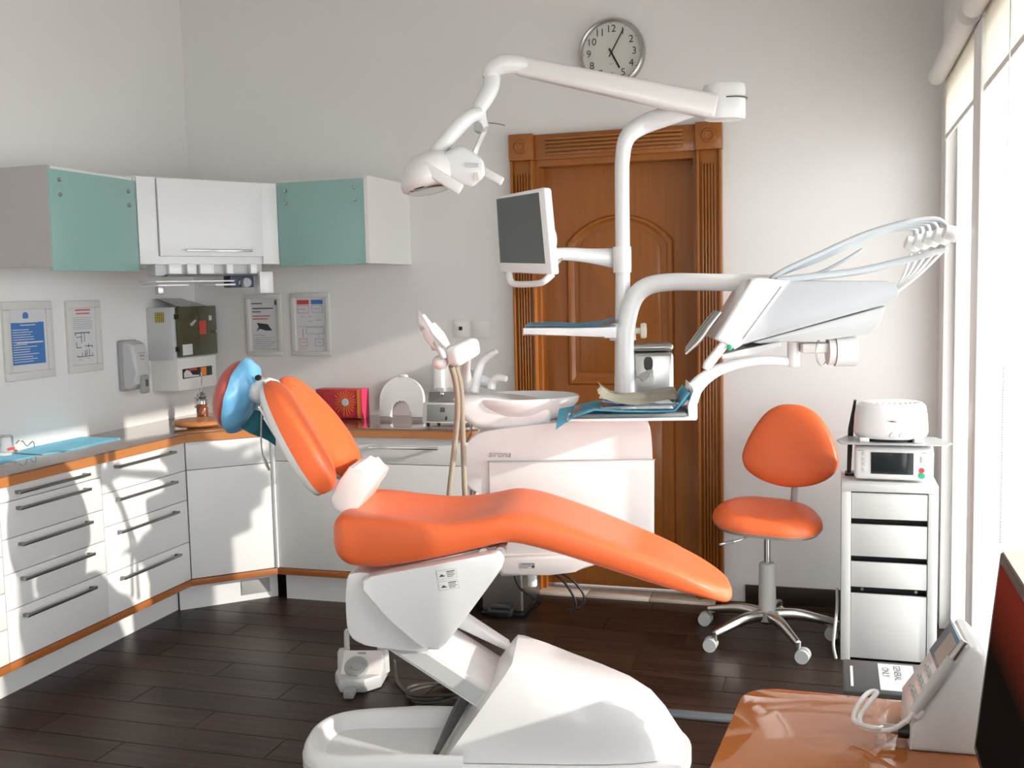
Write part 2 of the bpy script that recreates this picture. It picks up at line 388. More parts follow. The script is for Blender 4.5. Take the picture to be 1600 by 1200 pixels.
# door
dr = struct('door_1', (-1, YB, 0))
YC = YB - .05
def fluted(x0, x1, z0, z1, n, nm, mt='wood', along='z'):
    c = obj(nm, box(x0, x1, YC + .012, YB, z0, z1, .003), mt, dr)
    if along == 'z':
        wd = (x1 - x0) - .045; st = wd / n
        for i in range(n):
            xa = x0 + .022 + i * st
            obj('flute', box(xa + .003, xa + st - .003, YC - .002, YC + .013, z0 + (.05 if z0 < 1 else .012), z1 - .06, .004), mt, c)
        obj('edge_bead', box(x0, x0 + .014, YC - .004, YC + .013, z0, z1, .004), mt, c); obj('edge_bead', box(x1 - .014, x1, YC - .004, YC + .013, z0, z1, .004), mt, c)
    else:
        wd = (z1 - z0) - .03; st = wd / n
        for i in range(n):
            za = z0 + .015 + i * st
            obj('flute', box(x0 + .06, x1 - .06, YC - .002, YC + .013, za + .0025, za + st - .0025, .003), mt, c)
    return c
CW = .115
fluted(DX0 - CW + .012, DX0 + .012, 0, 2.115, 5, 'casing'); fluted(DX1 - .012, DX1 + CW - .012, 0, 2.115, 5, 'casing')
fluted(DX0 + .012, DX1 - .012, 2.115, 2.235, 5, 'lintel_casing', 'woodh', 'x')
for xc in (DX0 - CW / 2 + .012, DX1 + CW / 2 - .012):
    c = obj('corner_block', box(xc - CW / 2 - .003, xc + CW / 2 + .003, YC - .012, YB, 2.115, 2.24, .005), 'wood', dr)
    obj('rosette', lathe([(0, .002), (.019, .002), (.022, .008), (.028, .009), (.033, .002), (.034, 0), (0, 0)], (xc, YC - .012, 2.178), 24, (0, -1, 0)), 'wood', c)
b = box(DX0, DX0 + .03, YB - .02, YB + .17, 0, DZ); box(DX1 - .03, DX1, YB - .02, YB + .17, 0, DZ, bm=b); box(DX0 + .03, DX1 - .03, YB - .02, YB + .17, DZ - .03, DZ, bm=b)
obj('jamb', b, 'wood', dr)
LY = YB + .085
lf = obj('door_leaf', box(DX0 + .03, DX1 - .03, LY, LY + .045, .012, DZ - .03), 'wood', dr)
lx0, lx1 = DX0 + .03, DX1 - .03; lxc = (lx0 + lx1) / 2
def arch(half, z0, zs, rise, n=14):
    p = [(lxc - half, z0), (lxc + half, z0)]
    for i in range(n + 1):
        a = 1 - 2 * i / n
        p.append((lxc + half * a, zs + rise * (math.sqrt(max(0, 1.25 ** 2 - (a) ** 2)) - .75) / .5))
    return p
def moulding(outer, inner, nm):
    bm = NB(); n = len(outer)
    P = lambda p, y: bm.verts.new((p[0], y, p[1]))
    o0 = [P(p, LY) for p in outer]; o1 = [P(p, LY - .012) for p in [(a[0] * .75 + b_[0] * .25, a[1] * .75 + b_[1] * .25) for a, b_ in zip(outer, inner)]]
    i1 = [P(p, LY - .012) for p in [(a[0] * .45 + b_[0] * .55, a[1] * .45 + b_[1] * .55) for a, b_ in zip(outer, inner)]]; i0 = [P(p, LY + .001) for p in inner]
    for A_, B_ in ((o0, o1), (o1, i1), (i1, i0)):
        for i in range(n): bm.faces.new((A_[i], A_[(i + 1) % n], B_[(i + 1) % n], B_[i]))
    obj(nm, bm, 'wood', lf)
moulding(arch(.265, 1.02, 1.72, .13), arch(.225, 1.06, 1.70, .12), 'arched_moulding')
obj('arched_panel', prism([(p[0], p[1]) for p in arch(.20, 1.085, 1.685, .11)], LY - .008, LY + .002, 'y', .004), 'wood', lf)
R4 = lambda h, a, b_: [(lxc - h, a), (lxc + h, a), (lxc + h, b_), (lxc - h, b_)]
moulding(R4(.265, .15, .92), R4(.225, .19, .88), 'square_moulding')
obj('square_panel', prism(R4(.2, .215, .855), LY - .008, LY + .002, 'y', .004), 'wood', lf)

# ================================================================ LEFT AND BACK CABINETS
XD, ZB, ZT = -2.89, .825, .868
D0, D1 = Vector((XD, 4.18, 0)), Vector((-2.59, 4.46, 0))
BX1 = -1.60; YD = 4.46
GAP = .003
def handle_l(y0, y1, z, parent):                  # flat bar handle on a front that faces +x
    b = box(XD + .022, XD + .03, y0, y1, z - .006, z + .006, .002)
    box(XD, XD + .025, y0 + .006, y0 + .018, z - .006, z + .006, bm=b); box(XD, XD + .025, y1 - .018, y1 - .006, z - .006, z + .006, bm=b)
    obj('handle', b, 'bar', parent)
def drawer_unit(y0, y1, zs, lab, hz):
    t = thing('drawer_cabinet', lab, 'cabinet', ((XD + XL) / 2, (y0 + y1) / 2, .15), 'white base drawer cabinets')
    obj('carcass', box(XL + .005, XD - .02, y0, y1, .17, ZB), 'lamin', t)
    for i in range(len(zs) - 1):
        d = obj('drawer', box(XD - .019, XD, y0 + GAP / 2, y1 - GAP / 2, zs[i + 1] + GAP / 2, zs[i] - GAP / 2, .0015), 'lam', t)
        l = (y1 - y0); zz = zs[i] - hz[i]
        handle_l(y0 + l * .13, y0 + l * .83, zz, d)
    obj('wood_strip', box(XL + .01, XD + .002, y0, y1, .137, .168, .002), 'strip', t)
    obj('kickboard', box(-3.03, -3.005, y0, y1 if y1 < 4 else 4.232, 0, .137), 'lam', t)
Y0_, Y1_, Y2_ = 2.05, 3.035, 3.592
drawer_unit(Y0_, Y1_, [ZB, .70, .57, .435, .30, .17], 'white five drawer base cabinet cut off by the picture edge', [.045] * 5)
drawer_unit(Y1_, Y2_, [ZB, .765, .629, .498, .363, .17], 'white base cabinet of five drawers under the blue mats', [.03, .03, .03, .03, .035])
drawer_unit(Y2_, D0.y, [ZB, .691, .551, .351, .17], 'white base cabinet of four drawers next to the angled corner', [.03, .035, .035, .035])
# corner unit
cb = thing('corner_cabinet', 'white angled corner base cabinet with a vent in its kickboard', 'cabinet', (-3.0, 4.6, .15))
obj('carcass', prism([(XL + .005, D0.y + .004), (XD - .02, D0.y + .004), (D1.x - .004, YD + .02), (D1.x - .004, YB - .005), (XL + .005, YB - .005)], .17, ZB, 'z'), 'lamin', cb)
dv = (D1 - D0); dl = dv.length; dvn = dv.normalized(); dn = Vector((dvn.y, -dvn.x, 0))
FM = frame_m(D0, dvn, (0, 0, 1))                                                   # x along the front, y up, z outward
obj('drawer', box(.004, dl - .004, .692, ZB - .002, -.019, 0, .0015), 'lam', cb, FM)
obj('door', box(.004, dl - .004, .172, .689, -.019, 0, .0015), 'lam', cb, FM)
obj('wood_strip', box(0, dl, .137, .168, -.04, .002, .002), 'strip', cb, FM)
kb = obj('kickboard', box(-.043, dl + .02, 0, .137, -.125, -.10), 'lam', cb, FM)
vt = obj('vent', box(dl - .16, dl - .02, .03, .10, -.102, -.094, .002), 'grey', kb, FM)
# back unit
bu = thing('base_cabinet', 'white base cabinet under the brown counter with one long handle', 'cabinet', (-2.1, 4.7, .15))
obj('carcass', box(D1.x, BX1, YD + .02, YB - .005, .17, ZB), 'lam', bu)
d = obj('drawer', box(D1.x + .012, BX1, YD, YD + .019, .70, ZB - .002, .0015), 'lam', bu)
b = box(-2.07, -1.72, YD - .032, YD - .024, .775, .787, .002); box(-2.06, -2.045, YD - .028, YD, .775, .787, bm=b); box(-1.745, -1.73, YD - .028, YD, .775, .787, bm=b)
obj('handle', b, 'chrome', d)
obj('door', box(D1.x + .012, BX1, YD, YD + .019, .172, .697, .0015), 'lam', bu)
obj('corner_post', box(D1.x - .004, D1.x + .010, YD - .012, YD + .02, .172, ZB - .002, .002), 'lam', bu)
obj('wood_strip', box(D1.x, BX1, YD - .002, YD + .04, .137, .168, .002), 'strip', bu)
obj('kickboard', box(D1.x + .01, BX1 - .02, YD + .06, YD + .08, 0, .137), 'lam', bu)
# counter
e = .018
arcp = [(BX1 + .09 * math.sin(a), YD - e + .09 - .09 * math.cos(a)) for a in [PI / 2 * i / 6 for i in range(7)]]
cpts = [(XL, Y0_), (XD + e, Y0_), (XD + e, D0.y - e * .4), (D1.x + e * .4, YD - e)] + arcp + [(BX1 + .09, YB), (XL, YB)]
ct = obj('worktop', prism(cpts, ZT - .006, ZT, 'z', .002), 'ctop'); tag(ct, 'glossy brown worktop running round the cabinets in the corner', 'worktop')
cin = [(XL, Y0_), (XD + e - .002, Y0_), (XD + e - .002, D0.y - e * .4), (D1.x + e * .4, YD - e + .002)] + [(p[0] - .002, p[1] + .002) for p in arcp] + [(BX1 + .088, YB), (XL, YB)]
obj('wood_edge', prism(cin, ZB, ZT - .006, 'z'), 'edge', ct)

# upper cabinets
UX, UY, UZ0, UZ1 = -2.85, 4.45, 1.625, 2.012
def studs(P, parent):
    for p, n in P: obj('stud', lathe([(.0, .010), (.006, .010), (.008, .007), (.008, 0), (.0, 0)], p, 12, n), 'steel', parent)
t = thing('wall_cabinet', 'grey sided wall cabinet with a teal glass door by the left wall', 'cabinet', (-3.08, 3.6, UZ0), 'wall cabinets')
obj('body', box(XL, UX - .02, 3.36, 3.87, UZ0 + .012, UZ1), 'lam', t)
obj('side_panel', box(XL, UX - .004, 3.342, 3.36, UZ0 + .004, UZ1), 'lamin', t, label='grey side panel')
d = obj('door', box(UX - .018, UX, 3.345, 3.868, UZ0 - .012, UZ1 - .012, .002), 'teal', t)
studs([((UX, y, z), (1, 0, 0)) for y, z in ((3.40, 1.962), (3.40, 1.905), (3.815, 1.95), (3.815, 1.893))], d)
t = thing('wall_cabinet', 'wall cabinet with a teal glass door and a white side panel, nearer the door', 'cabinet', (-2.27, 4.7, UZ0), 'wall cabinets')
obj('body', box(-2.50, -2.055, UY + .02, YB, UZ0 + .02, UZ1 + .02), 'lam', t)
obj('side_panel', box(-2.055, -2.037, UY, YB, UZ0 + .012, UZ1 + .025), 'offw', t)
d = obj('door', box(-2.502, -2.056, UY, UY + .018, UZ0 + .008, UZ1 + .012, .002), 'teal', t)
studs([((x, UY, z), (0, -1, 0)) for x, z in ((-2.455, 1.985), (-2.455, 1.928), (-2.10, 1.985), (-2.10, 1.928))], d)
t = thing('wall_cabinet', 'white corner wall cabinet with a lift flap and a slim steel handle', 'cabinet', (-2.9, 4.5, UZ0), 'wall cabinets')
U0, U1 = Vector((UX, 3.87, 0)), Vector((-2.505, 4.45, 0)); ul = (U1 - U0).length; UM = frame_m(U0, U1 - U0, (0, 0, 1))
obj('body', prism([(XL, 3.872), (UX - .012, 3.872), (-2.505, 4.462), (-2.505, YB), (XL, YB)], UZ0 + .02, UZ1 + .01, 'z'), 'lam', t)
obj('side_stile', box(.0, .085, UZ0 + .02, UZ1 + .008, -.016, .004, .002), 'lam', t, UM)
obj('side_stile', box(ul - .085, ul, UZ0 + .02, UZ1 + .008, -.016, .004, .002), 'lam', t, UM)
d = obj('flap', box(.088, ul - .088, UZ0 + .055, UZ1 + .004, -.01, .016, .002), 'lam', t, UM)
b = box(.20, .52, 1.70, 1.71, .03, .038, .003); box(.21, .222, 1.70, 1.71, .014, .034, bm=b); box(.498, .51, 1.70, 1.71, .014, .034, bm=b)
obj('handle', b, 'chrome', d, UM)
# rack under the corner cabinet
t = thing('dispenser_rack', 'white dispenser rack with clips under the corner wall cabinet', 'rack', UM @ Vector((.3, 1.56, -.1)))
obj('back_plate', box(.08, .60, 1.595, 1.655, -.12, -.03, .003), 'lgrey', t, UM)
for x0, x1, m_ in ((.13, .19, 'white'), (.215, .26, 'white'), (.275, .345, 'white'), (.405, .44, 'white'), (.525, .56, 'white')):
    obj('clip', box(x0, x1, 1.60, 1.648, -.035, .0, .006), m_, t, UM)
obj('shelf_bar', box(.12, .56, 1.592, 1.60, -.06, .004, .001), 'dgrey', t, UM)
obj('tray_plate', box(.05, .42, 1.565, 1.572, -.14, .04, .002), 'white', t, UM)
obj('tray_plate', box(.06, .20, 1.548, 1.556, -.14, .04, .002), 'white', t, UM)
obj('tray_plate', box(.33, .43, 1.548, 1.556, -.14, .03, .002), 'white', t, UM)
hb = obj('film_holder', box(.42, .54, 1.538, 1.592, -.07, .0, .004), mat('dark_blue_plastic', (.035, .05, .085), .4), t, UM)
obj('roll', tube([UM @ Vector((.485, 1.56, .0)), UM @ Vector((.485, 1.56, .035))], .022, 14, 1), 'clear', hb)
obj('bracket', box(.57, .64, 1.51, 1.61, -.05, .0, .003), 'white', t, UM)
obj('hook', box(.06, .085, 1.515, 1.548, .0, .035, .003), 'steel', t, UM)

# ================================================================ WALL THINGS
def picture(nm, lab, c, x, y, wd, hg, m=.035):
    """a framed sheet: c middle on the wall, x direction, y up"""
    t = thing(nm, lab, 'picture frame', c - Vector((0, 0, hg / 2)), 'framed notices')
    fm = frame_m(c, x, y); a, b_ = wd / 2, hg / 2
    b = box(-a, a, b_ - m, b_, 0, .018, .003); box(-a, a, -b_, -b_ + m, 0, .018, .003, bm=b)
    box(-a, -a + m, -b_ + m, b_ - m, 0, .018, .003, bm=b); box(a - m, a, -b_ + m, b_ - m, 0, .018, .003, bm=b)
    obj('frame', b, 'fgrey', t, fm)
    sh = obj('sheet', box(-a + m, a - m, -b_ + m, b_ - m, .001, .007), 'paper', t, fm)
    return t, sh, fm, a - m, b_ - m
def strips(nm, L, m, parent, fm, z=.0075, th=.0006):
    b = NB()
    for x0, x1, y0, y1 in L: box(x0, x1, y0, y1, z, z + th, bm=b)
    return obj(nm, b, m, parent, fm)
p0, p1 = onx(8, 470, XL), onx(85, 588, XL)
t, sh, fm, a, b_ = picture('framed_notice', 'pale framed notice with a blue text block and blue disc', Vector((XL, 3.695, 1.33)), (0, 1, 0), (0, 0, 1), .285, .335)
obj('print_block', box(-a + .008, a - .012, -b_ + .03, b_ - .055, .0072, .0076), 'inkb', sh, fm)
obj('print_disc', lathe([(0, .0004), (.017, .0004), (.017, 0), (0, 0)], (-.01, b_ - .028, .0072), 20), 'inkb', sh, fm)
rl = random.Random(3)
strips('print_lines', [(-.07, .065, .088, .094), (-.06, .06, .076, .081), (-.045, .045, .064, .068)] + [(-a + .015, -a + .015 + rl.uniform(.08, .15), .045 - i * .0105, .048 - i * .0105) for i in range(14)], 'paper', sh, fm, .0077)
strips('print_lines', [(-.07, .085, -.012, -.006)], 'paper', sh, fm, .0077)
t, sh, fm, a, b_ = picture('framed_notice', 'pale framed evacuation plan with a black floor plan drawing', Vector((XL, 4.045, 1.33)), (0, 1, 0), (0, 0, 1), .225, .33)
strips('print_lines', [(-.05, .05, b_ - .012, b_ - .006), (-.045, .045, b_ - .027, b_ - .022)], 'inkr', sh, fm)
strips('print_lines', [(-a + .012, -a + .012 + rl.uniform(.11, .13), .085 - i * .0085, .087 - i * .0085) for i in range(7)], 'inkg', sh, fm)
strips('floor_plan', [(-.06, .04, .015, .019), (-.06, -.056, .005, .018), (-.02, -.017, -.03, .015), (.0, .003, -.025, .015), (.03, .033, .008, .018), (-.055, -.02, -.004, -.001), (-.055, -.052, -.05, -.025), (-.055, -.02, -.052, -.049),
                      (.003, .055, -.047, -.044), (.026, .029, -.055, -.035), (.05, .053, -.055, -.044), (-.055, .055, -.094, -.091), (-.02, -.017, -.09, -.075), (0, .003, -.09, -.065), (.012, .015, -.085, -.06), (.028, .031, -.09, -.06), (.05, .053, -.09, -.08), (-.05, -.047, -.094, -.084), (.0, .016, -.085, -.082)], 'ink', sh, fm)
strips('print_lines', [(-.05, -.02, -.108, -.106), (.015, .035, -.103, -.101)], 'inkg', sh, fm)
def bp(px, py): return ony(px, py, YB)
t, sh, fm, a, b_ = picture('framed_notice', 'pale framed notice with a dark machine picture under red lines', Vector((-2.885, YB, 1.342)), (1, 0, 0), (0, 0, 1), .215, .33, .025)
strips('print_lines', [(-.07, .055, .085, .091), (-.07, -.02, .068, .073), (-.075, -.01, .112, .117), (.065, .075, .105, .13)], 'ink', sh, fm)
strips('print_lines', [(-.07, .035, .045, .050), (-.07, .02, .03, .035)], 'inkr', sh, fm)
obj('machine_print', prism([(-.045, .012), (.02, .004), (.045, -.03), (.01, -.03), (-.03, -.02), (-.05, -.035), (-.035, -.01)], .0074, .008, 'z'), 'ink', sh, fm)
strips('print_lines', [(-.07, .0, -.055, -.052), (-.07, .06, -.068, -.066)] + [(-.07, rl.uniform(.03, .07), -.08 - i * .01, -.077 - i * .01) for i in range(6)], 'inkg', sh, fm)
t, sh, fm, a, b_ = picture('framed_notice', 'pale framed flow chart with a red and a blue heading', Vector((-2.61, YB, 1.342)), (1, 0, 0), (0, 0, 1), .225, .33, .025)
obj('red_heading', box(-.078, -.008, .105, .128, .0074, .0078), 'inkr', sh, fm); obj('blue_heading', box(.004, .072, .105, .128, .0074, .0078), 'inkb', sh, fm)
def outl(x0, x1, y0, y1, w_=.0018): return [(x0, x1, y0, y0 + w_), (x0, x1, y1 - w_, y1), (x0, x0 + w_, y0, y1), (x1 - w_, x1, y0, y1)]
strips('red_boxes', outl(-.075, -.01, .06, .1) + outl(-.072, -.025, -.115, -.075) + [(-.05, -.048, -.07, -.02)], 'inkr', sh, fm)
strips('blue_boxes', outl(.008, .07, .06, .1) + outl(-.03, .073, -.05, -.015) + outl(.02, .07, -.115, -.075) + [(-.075, .073, -.012, -.01), (.04, .042, -.07, -.05)], mat('pale_blue_print', (.2, .26, .42), .6), sh, fm)
strips('print_lines', [(-.065, -.03, .078, .081), (.02, .05, .08, .083), (-.06, -.04, .04, .043), (-.012, .005, .04, .043), (.03, .06, .02, .023), (-.012, .005, .015, .018), (-.06, -.035, -.095, -.092), (.03, .055, -.095, -.092), (-.07, -.03, -.128, -.126)], 'inkg', sh, fm)
# soap dispenser
t = thing('soap_dispenser', 'grey soap dispenser on the wall beside the glove box', 'dispenser', (XL, 4.34, 1.05))
pr = [(0, 1.06), (.055, 1.055), (.092, 1.085), (.098, 1.14), (.095, 1.22), (.08, 1.275), (.05, 1.292), (0, 1.292)]
obj('body', prism_rim([(XL + x, z) for x, z in pr], 4.285, 4.40, 'y', .016, 3), 'lgrey', t)
obj('back_plate', box(XL, XL + .03, 4.278, 4.408, 1.05, 1.297, .01), 'grey', t)
pb = obj('push_button', box(XL + .085, XL + .112, 4.318, 4.372, 1.035, 1.125, .01), 'grey', t)
obj('window', box(XL + .11, XL + .115, 4.335, 4.357, 1.07, 1.105, .004), 'dgrey', pb)
strips('print_lines', [(4.315, 4.37, 1.232, 1.236), (4.325, 4.36, 1.215, 1.225), (4.328, 4.358, 1.2, 1.206)], 'inkg', t, Matrix(((0, 0, 1, XL + .095), (1, 0, 0, 0), (0, 1, 0, 0), (0, 0, 0, 1))), 0, .001)
# disposal box
GX = XL + .17
t = thing('glove_box_unit', 'wall box with a dark olive see-through door and a white slotted base', 'wall box', (XL, 4.72, 1.03))
obj('body', box(XL, GX - .02, 4.52, 4.88, 1.185, 1.45, .004), 'lgrey', t)
dd = obj('door', box(GX - .02, GX, 4.545, 4.89, 1.195, 1.452, .008), 'olive', t)
obj('red_label', box(GX, GX + .001, 4.725, 4.785, 1.305, 1.375), 'inkr', dd); obj('pale_label', box(GX, GX + .001, 4.815, 4.84, 1.375, 1.4), 'lgrey', dd)
wl = obj('white_label', box(GX, GX + .001, 4.57, 4.655, 1.205, 1.26), 'paper', dd); obj('smear', prism([(4.64, 1.36), (4.69, 1.385), (4.70, 1.375), (4.66, 1.35)], GX, GX + .001, 'x'), 'grey', dd)
obj('knob', lathe([(0, .012), (.006, .012), (.006, 0), (0, 0)], (GX, 4.86, 1.315), 12, (1, 0, 0)), 'chrome', dd)
obj('hinge', box(GX - .022, GX + .002, 4.538, 4.55, 1.39, 1.415), 'black', dd); obj('hinge', box(GX - .022, GX + .002, 4.538, 4.55, 1.225, 1.25), 'black', dd)
lb = obj('slotted_base', box(XL, GX - .012, 4.54, 4.885, 1.025, 1.19, .004), 'offw', t, label='white slotted base')
sx_ = GX - .012
sl_ = obj('slot', box(sx_ - .001, sx_ + .0015, 4.575, 4.84, 1.085, 1.135, .006), 'black', lb)
b = box(sx_, sx_ + .002, 4.735, 4.785, 1.088, 1.132); obj('orange_carton', b, 'orp', lb); obj('red_carton', box(sx_, sx_ + .002, 4.63, 4.70, 1.122, 1.132), 'redb', lb)
obj('white_carton', prism([(4.585, 1.09), (4.585, 1.115), (4.61, 1.13), (4.64, 1.118), (4.66, 1.1), (4.72, 1.095), (4.72, 1.088)], sx_, sx_ + .002, 'x'), 'paper', lb)
ys = obj('sticker', box(4.0, 4.05, 0, .05, 0, .0012), 'yellow', t, Matrix.Translation((0, 0, 0)) @ Matrix(((1, 0, 0, XL - 3.945), (0, 0, 1, 4.518), (0, 1, 0, 1.375), (0, 0, 0, 1))))
b = NB()
for i in range(5): box(XL + .055 + i * .012, XL + .0565 + i * .012, 4.5165, 4.5185, 1.375, 1.425, bm=b); box(XL + .055, XL + .105, 4.5165, 4.5185, 1.375 + i * .0121, 1.3765 + i * .0121, bm=b)
obj('sticker_grid', b, 'ink', ys)
obj('lid_flap', quad_slab([(GX, 4.56, 1.452), (GX, 4.80, 1.452), (XL + .03, 4.78, 1.495), (XL + .03, 4.57, 1.495)], .004), 'olive', t)
# outlets
for (px, py), lab, sq in (((721, 513), 'white wall socket plate with a small black square', True), ((752, 515), 'plain white rocker switch plate next to the socket plate', False)):
    c = bp(px, py); t = thing('wall_socket' if sq else 'light_switch', lab, 'switch plate', c - Vector((0, 0, .045)), 'switch plates by the door')
    obj('plate', box(c.x - .045, c.x + .045, YB - .009, YB, c.z - .045, c.z + .045, .003), 'offw', t)
    obj('rocker', box(c.x - .033, c.x + .033, YB - .013, YB - .008, c.z - .033, c.z + .033, .002), 'offw', t)
    if sq: obj('square_port', box(c.x - .009, c.x + .009, YB - .015, YB - .01, c.z - .009, c.z + .009), 'black', t)
# clock
c = bp(957, 84); c.y = YB
t = thing('wall_clock', 'round steel rimmed wall clock with black numerals showing five past five', 'clock', c - Vector((0, 0, .155)))
obj('case', lathe([(0, 0), (.158, 0), (.160, .02), (.155, .04), (.147, .045), (.140, .04), (.137, .022), (.0, .022)], c, 48, (0, -1, 0)), 'steel', t)
fc = obj('face', lathe([(0, .024), (.138, .024), (.138, .02), (0, .02)], c, 48, (0, -1, 0)), mat('clock_face', (.62, .61, .55), .5, var=.01), t)
cm = frame_m(c + Vector((0, -.0245, 0)), (1, 0, 0), (0, 0, 1))
for h in range(1, 13):
    a = PI / 2 - h * PI / 6; r = .108
    text('numeral', str(h), .047, cm @ Matrix.Translation((r * math.cos(a), r * math.sin(a), .0006)), 'ink', fc)
    q = cm @ Matrix.Rotation(a, 4, 'Z'); obj('tick', box(.13, .136, -.001, .001, 0, .001), 'ink', fc, q)
strips('maker_mark', [(-.01, .008, -.052, -.05)], 'inkg', fc, cm, 0)
for nm, ang, l, w_, z in (('hour_hand', PI / 2 - 5.08 * PI / 6, .082, .0042, .003), ('minute_hand', PI / 2 - PI / 6, .118, .0026, .005)):
    obj(nm, box(-.022, l, -w_, w_, z, z + .0012), 'black', t, cm @ Matrix.Rotation(ang, 4, 'Z'))
obj('hub', lathe([(0, .008), (.006, .008), (.006, 0), (0, 0)], c + Vector((0, -.024, 0)), 14, (0, -1, 0)), 'black', t)
# ================================================================ DENTAL CHAIR
dc = thing('dental_chair', 'orange upholstered dental chair on a white lifting base, headrest in blue film', 'dental chair', cw(-.1, -.1, 0))
def sring(u, vc, w_, zb, zt, e=.42, n=36, dip=0.0):
    zc, h = (zb + zt) / 2, (zt - zb) / 2; r = []
    for k in range(n):
        a = 2 * PI * k / n; c_, s_ = math.cos(a), math.sin(a)
        y = w_ * math.copysign(abs(c_) ** e, c_); z = h * math.copysign(abs(s_) ** e, s_)
        if s_ > 0: z -= dip * max(0, 1 - (y / w_) ** 2)
        r.append(Vector((u, vc + y, zc + z)))
    return r
st = [(-.712, .74, .76, .14, 0), (-.708, .70, .79, .20, .005), (-.69, .665, .815, .232, .012), (-.655, .642, .828, .246, .02), (-.58, .634, .826, .25, .03), (-.48, .648, .812, .25, .034), (-.36, .672, .80, .248, .03),
      (-.25, .698, .808, .245, .022), (-.16, .716, .822, .242, .012), (-.08, .702, .812, .24, .01), (.02, .672, .782, .236, .014), (.12, .638, .745, .23, .016), (.25, .594, .69, .222, .016), (.36, .557, .64, .208, .012),
      (.44, .53, .60, .188, .008), (.49, .512, .572, .16, .004), (.52, .502, .553, .125, 0), (.538, .505, .54, .08, 0), (.543, .515, .53, .04, 0)]
sp = [Vector((a, b_, c_)) for a, b_, c_, d_, e_ in st]; sp2 = [Vector((d_, e_, 0)) for a, b_, c_, d_, e_ in st]
A1, A2 = smooth(sp, 4), smooth(sp2, 4)
obj('seat', loft([sring(p.x, -.025 + .0 * p.x, max(.02, q.x), p.y, p.z, .42 if p.x < .4 else .5, 40, q.y) for p, q in zip(A1, A2)]), 'orange', dc, CH, 60)
# backrest
tB, nB = Vector((-.50, .866)), Vector((.866, .50))
B0 = Vector((-.748, .872))
def place_back(x, y, d): p = B0 + tB * y + nB * d; return Vector((p.x, -.02 + x, p.y))
half = [(0, .05), (.05, .035), (.10, .002), (.16, -.008), (.205, .02), (.222, .10), (.212, .20), (.185, .29), (.15, .355), (.11, .392), (.065, .398), (.03, .378)]
ol = half + [(0, .365)] + [(-x, y) for x, y in half[:0:-1]]
obj('backrest', pillow(ol, lambda r: .012 + .05 * (1 - r ** 5) ** .5, lambda r: .012 * (1 - r ** 4) ** .5, place_back, lambda x, y: .03 * (x / .2) ** 2 - .012 * (1 - (x / .2) ** 2), 5, 8), 'orange', dc, CH, 60)
sh_ = obj('backrest_shell', pillow([(x * .985, .0 + y * .985 + .003) for x, y in ol], lambda r: .002, lambda r: .012 + .035 * (1 - r ** 4) ** .5, place_back, None, 5, 7), 'white', dc, CH, 60)
for k_, (x, y0, y1) in enumerate(((-.17, .10, .30), (-.13, .06, .20), (-.15, .20, .34), (.13, .06, .20), (.17, .10, .30))):
    pts = [place_back(x + .012 * math.sin(i / 4 * PI), y0 + (y1 - y0) * i / 4, -.030 - .018 * (1 - (x / .2) ** 2)) for i in range(5)]
    obj('rib', tube(pts, [.002, .005, .006, .005, .002], 8, 4), 'white', sh_, CH)
for k_, v_ in enumerate((-.155, .13)): pass
# hinge between seat and back
hb_ = [ch(*p, -.1) for p in ((548, 728), (566, 735), (588, 748), (572, 775), (556, 800), (538, 800), (520, 775))]
obj('back_hinge', prism_rim([(p.x, p.y) for p in smooth([Vector((*p, 0)) for p in hb_], 2, True)], -.14, .12, 'y', .011, 2), 'white2', dc, CH)
# headrest
hc = cp(372, 618, 0.0); haxis = Vector((.26, 0, .966)); hn = Vector((.966, 0, -.26))
obj('headrest', ellipsoid(hc - hn * .010, hn * .058, Vector((0, .132, 0)), haxis * .118), 'red', dc, CH, 60)
def wrinkle(bm, amp, seed):
    r_ = random.Random(seed); ph = [r_.uniform(0, 6) for _ in range(6)]
    for v in bm.verts:
        p = v.co - hc; d_ = amp * (math.sin(p.y * 90 + ph[0] + p.z * 40) + math.sin(p.z * 110 + ph[1] - p.y * 50) + .7 * math.sin(p.y * 170 + ph[2]))
        v.co += p.normalized() * d_
bm = ellipsoid(hc + hn * .004, Vector((0, .138, 0)), haxis * .128, hn * .064, 40, 24, cut=(-.06, 1))
wrinkle(bm, .0022, 4)
obj('plastic_cover', bm, 'bcover', dc, CH, 70, 'blue plastic film cover')
nk = cp(407, 612, -.06)
ab = obj('headrest_bracket', tube([hc + hn * .05 + haxis * .02, nk, cp(428, 604, -.02), cp(452, 640, -.02)], [.03, .036, .026, .022], 14, 4), 'white', dc, CH, 60)
obj('knob', lathe([(0, .012), (.009, .012), (.010, 0), (0, 0)], cp(404, 590, -.10), 14, (0, -1, 0)), 'black', ab, CH)
obj('joint_bar', tube([cp(402, 588, -.05), cp(418, 596, -.05), cp(430, 600, -.05)], .008, 8, 3), 'chrome', ab, CH)
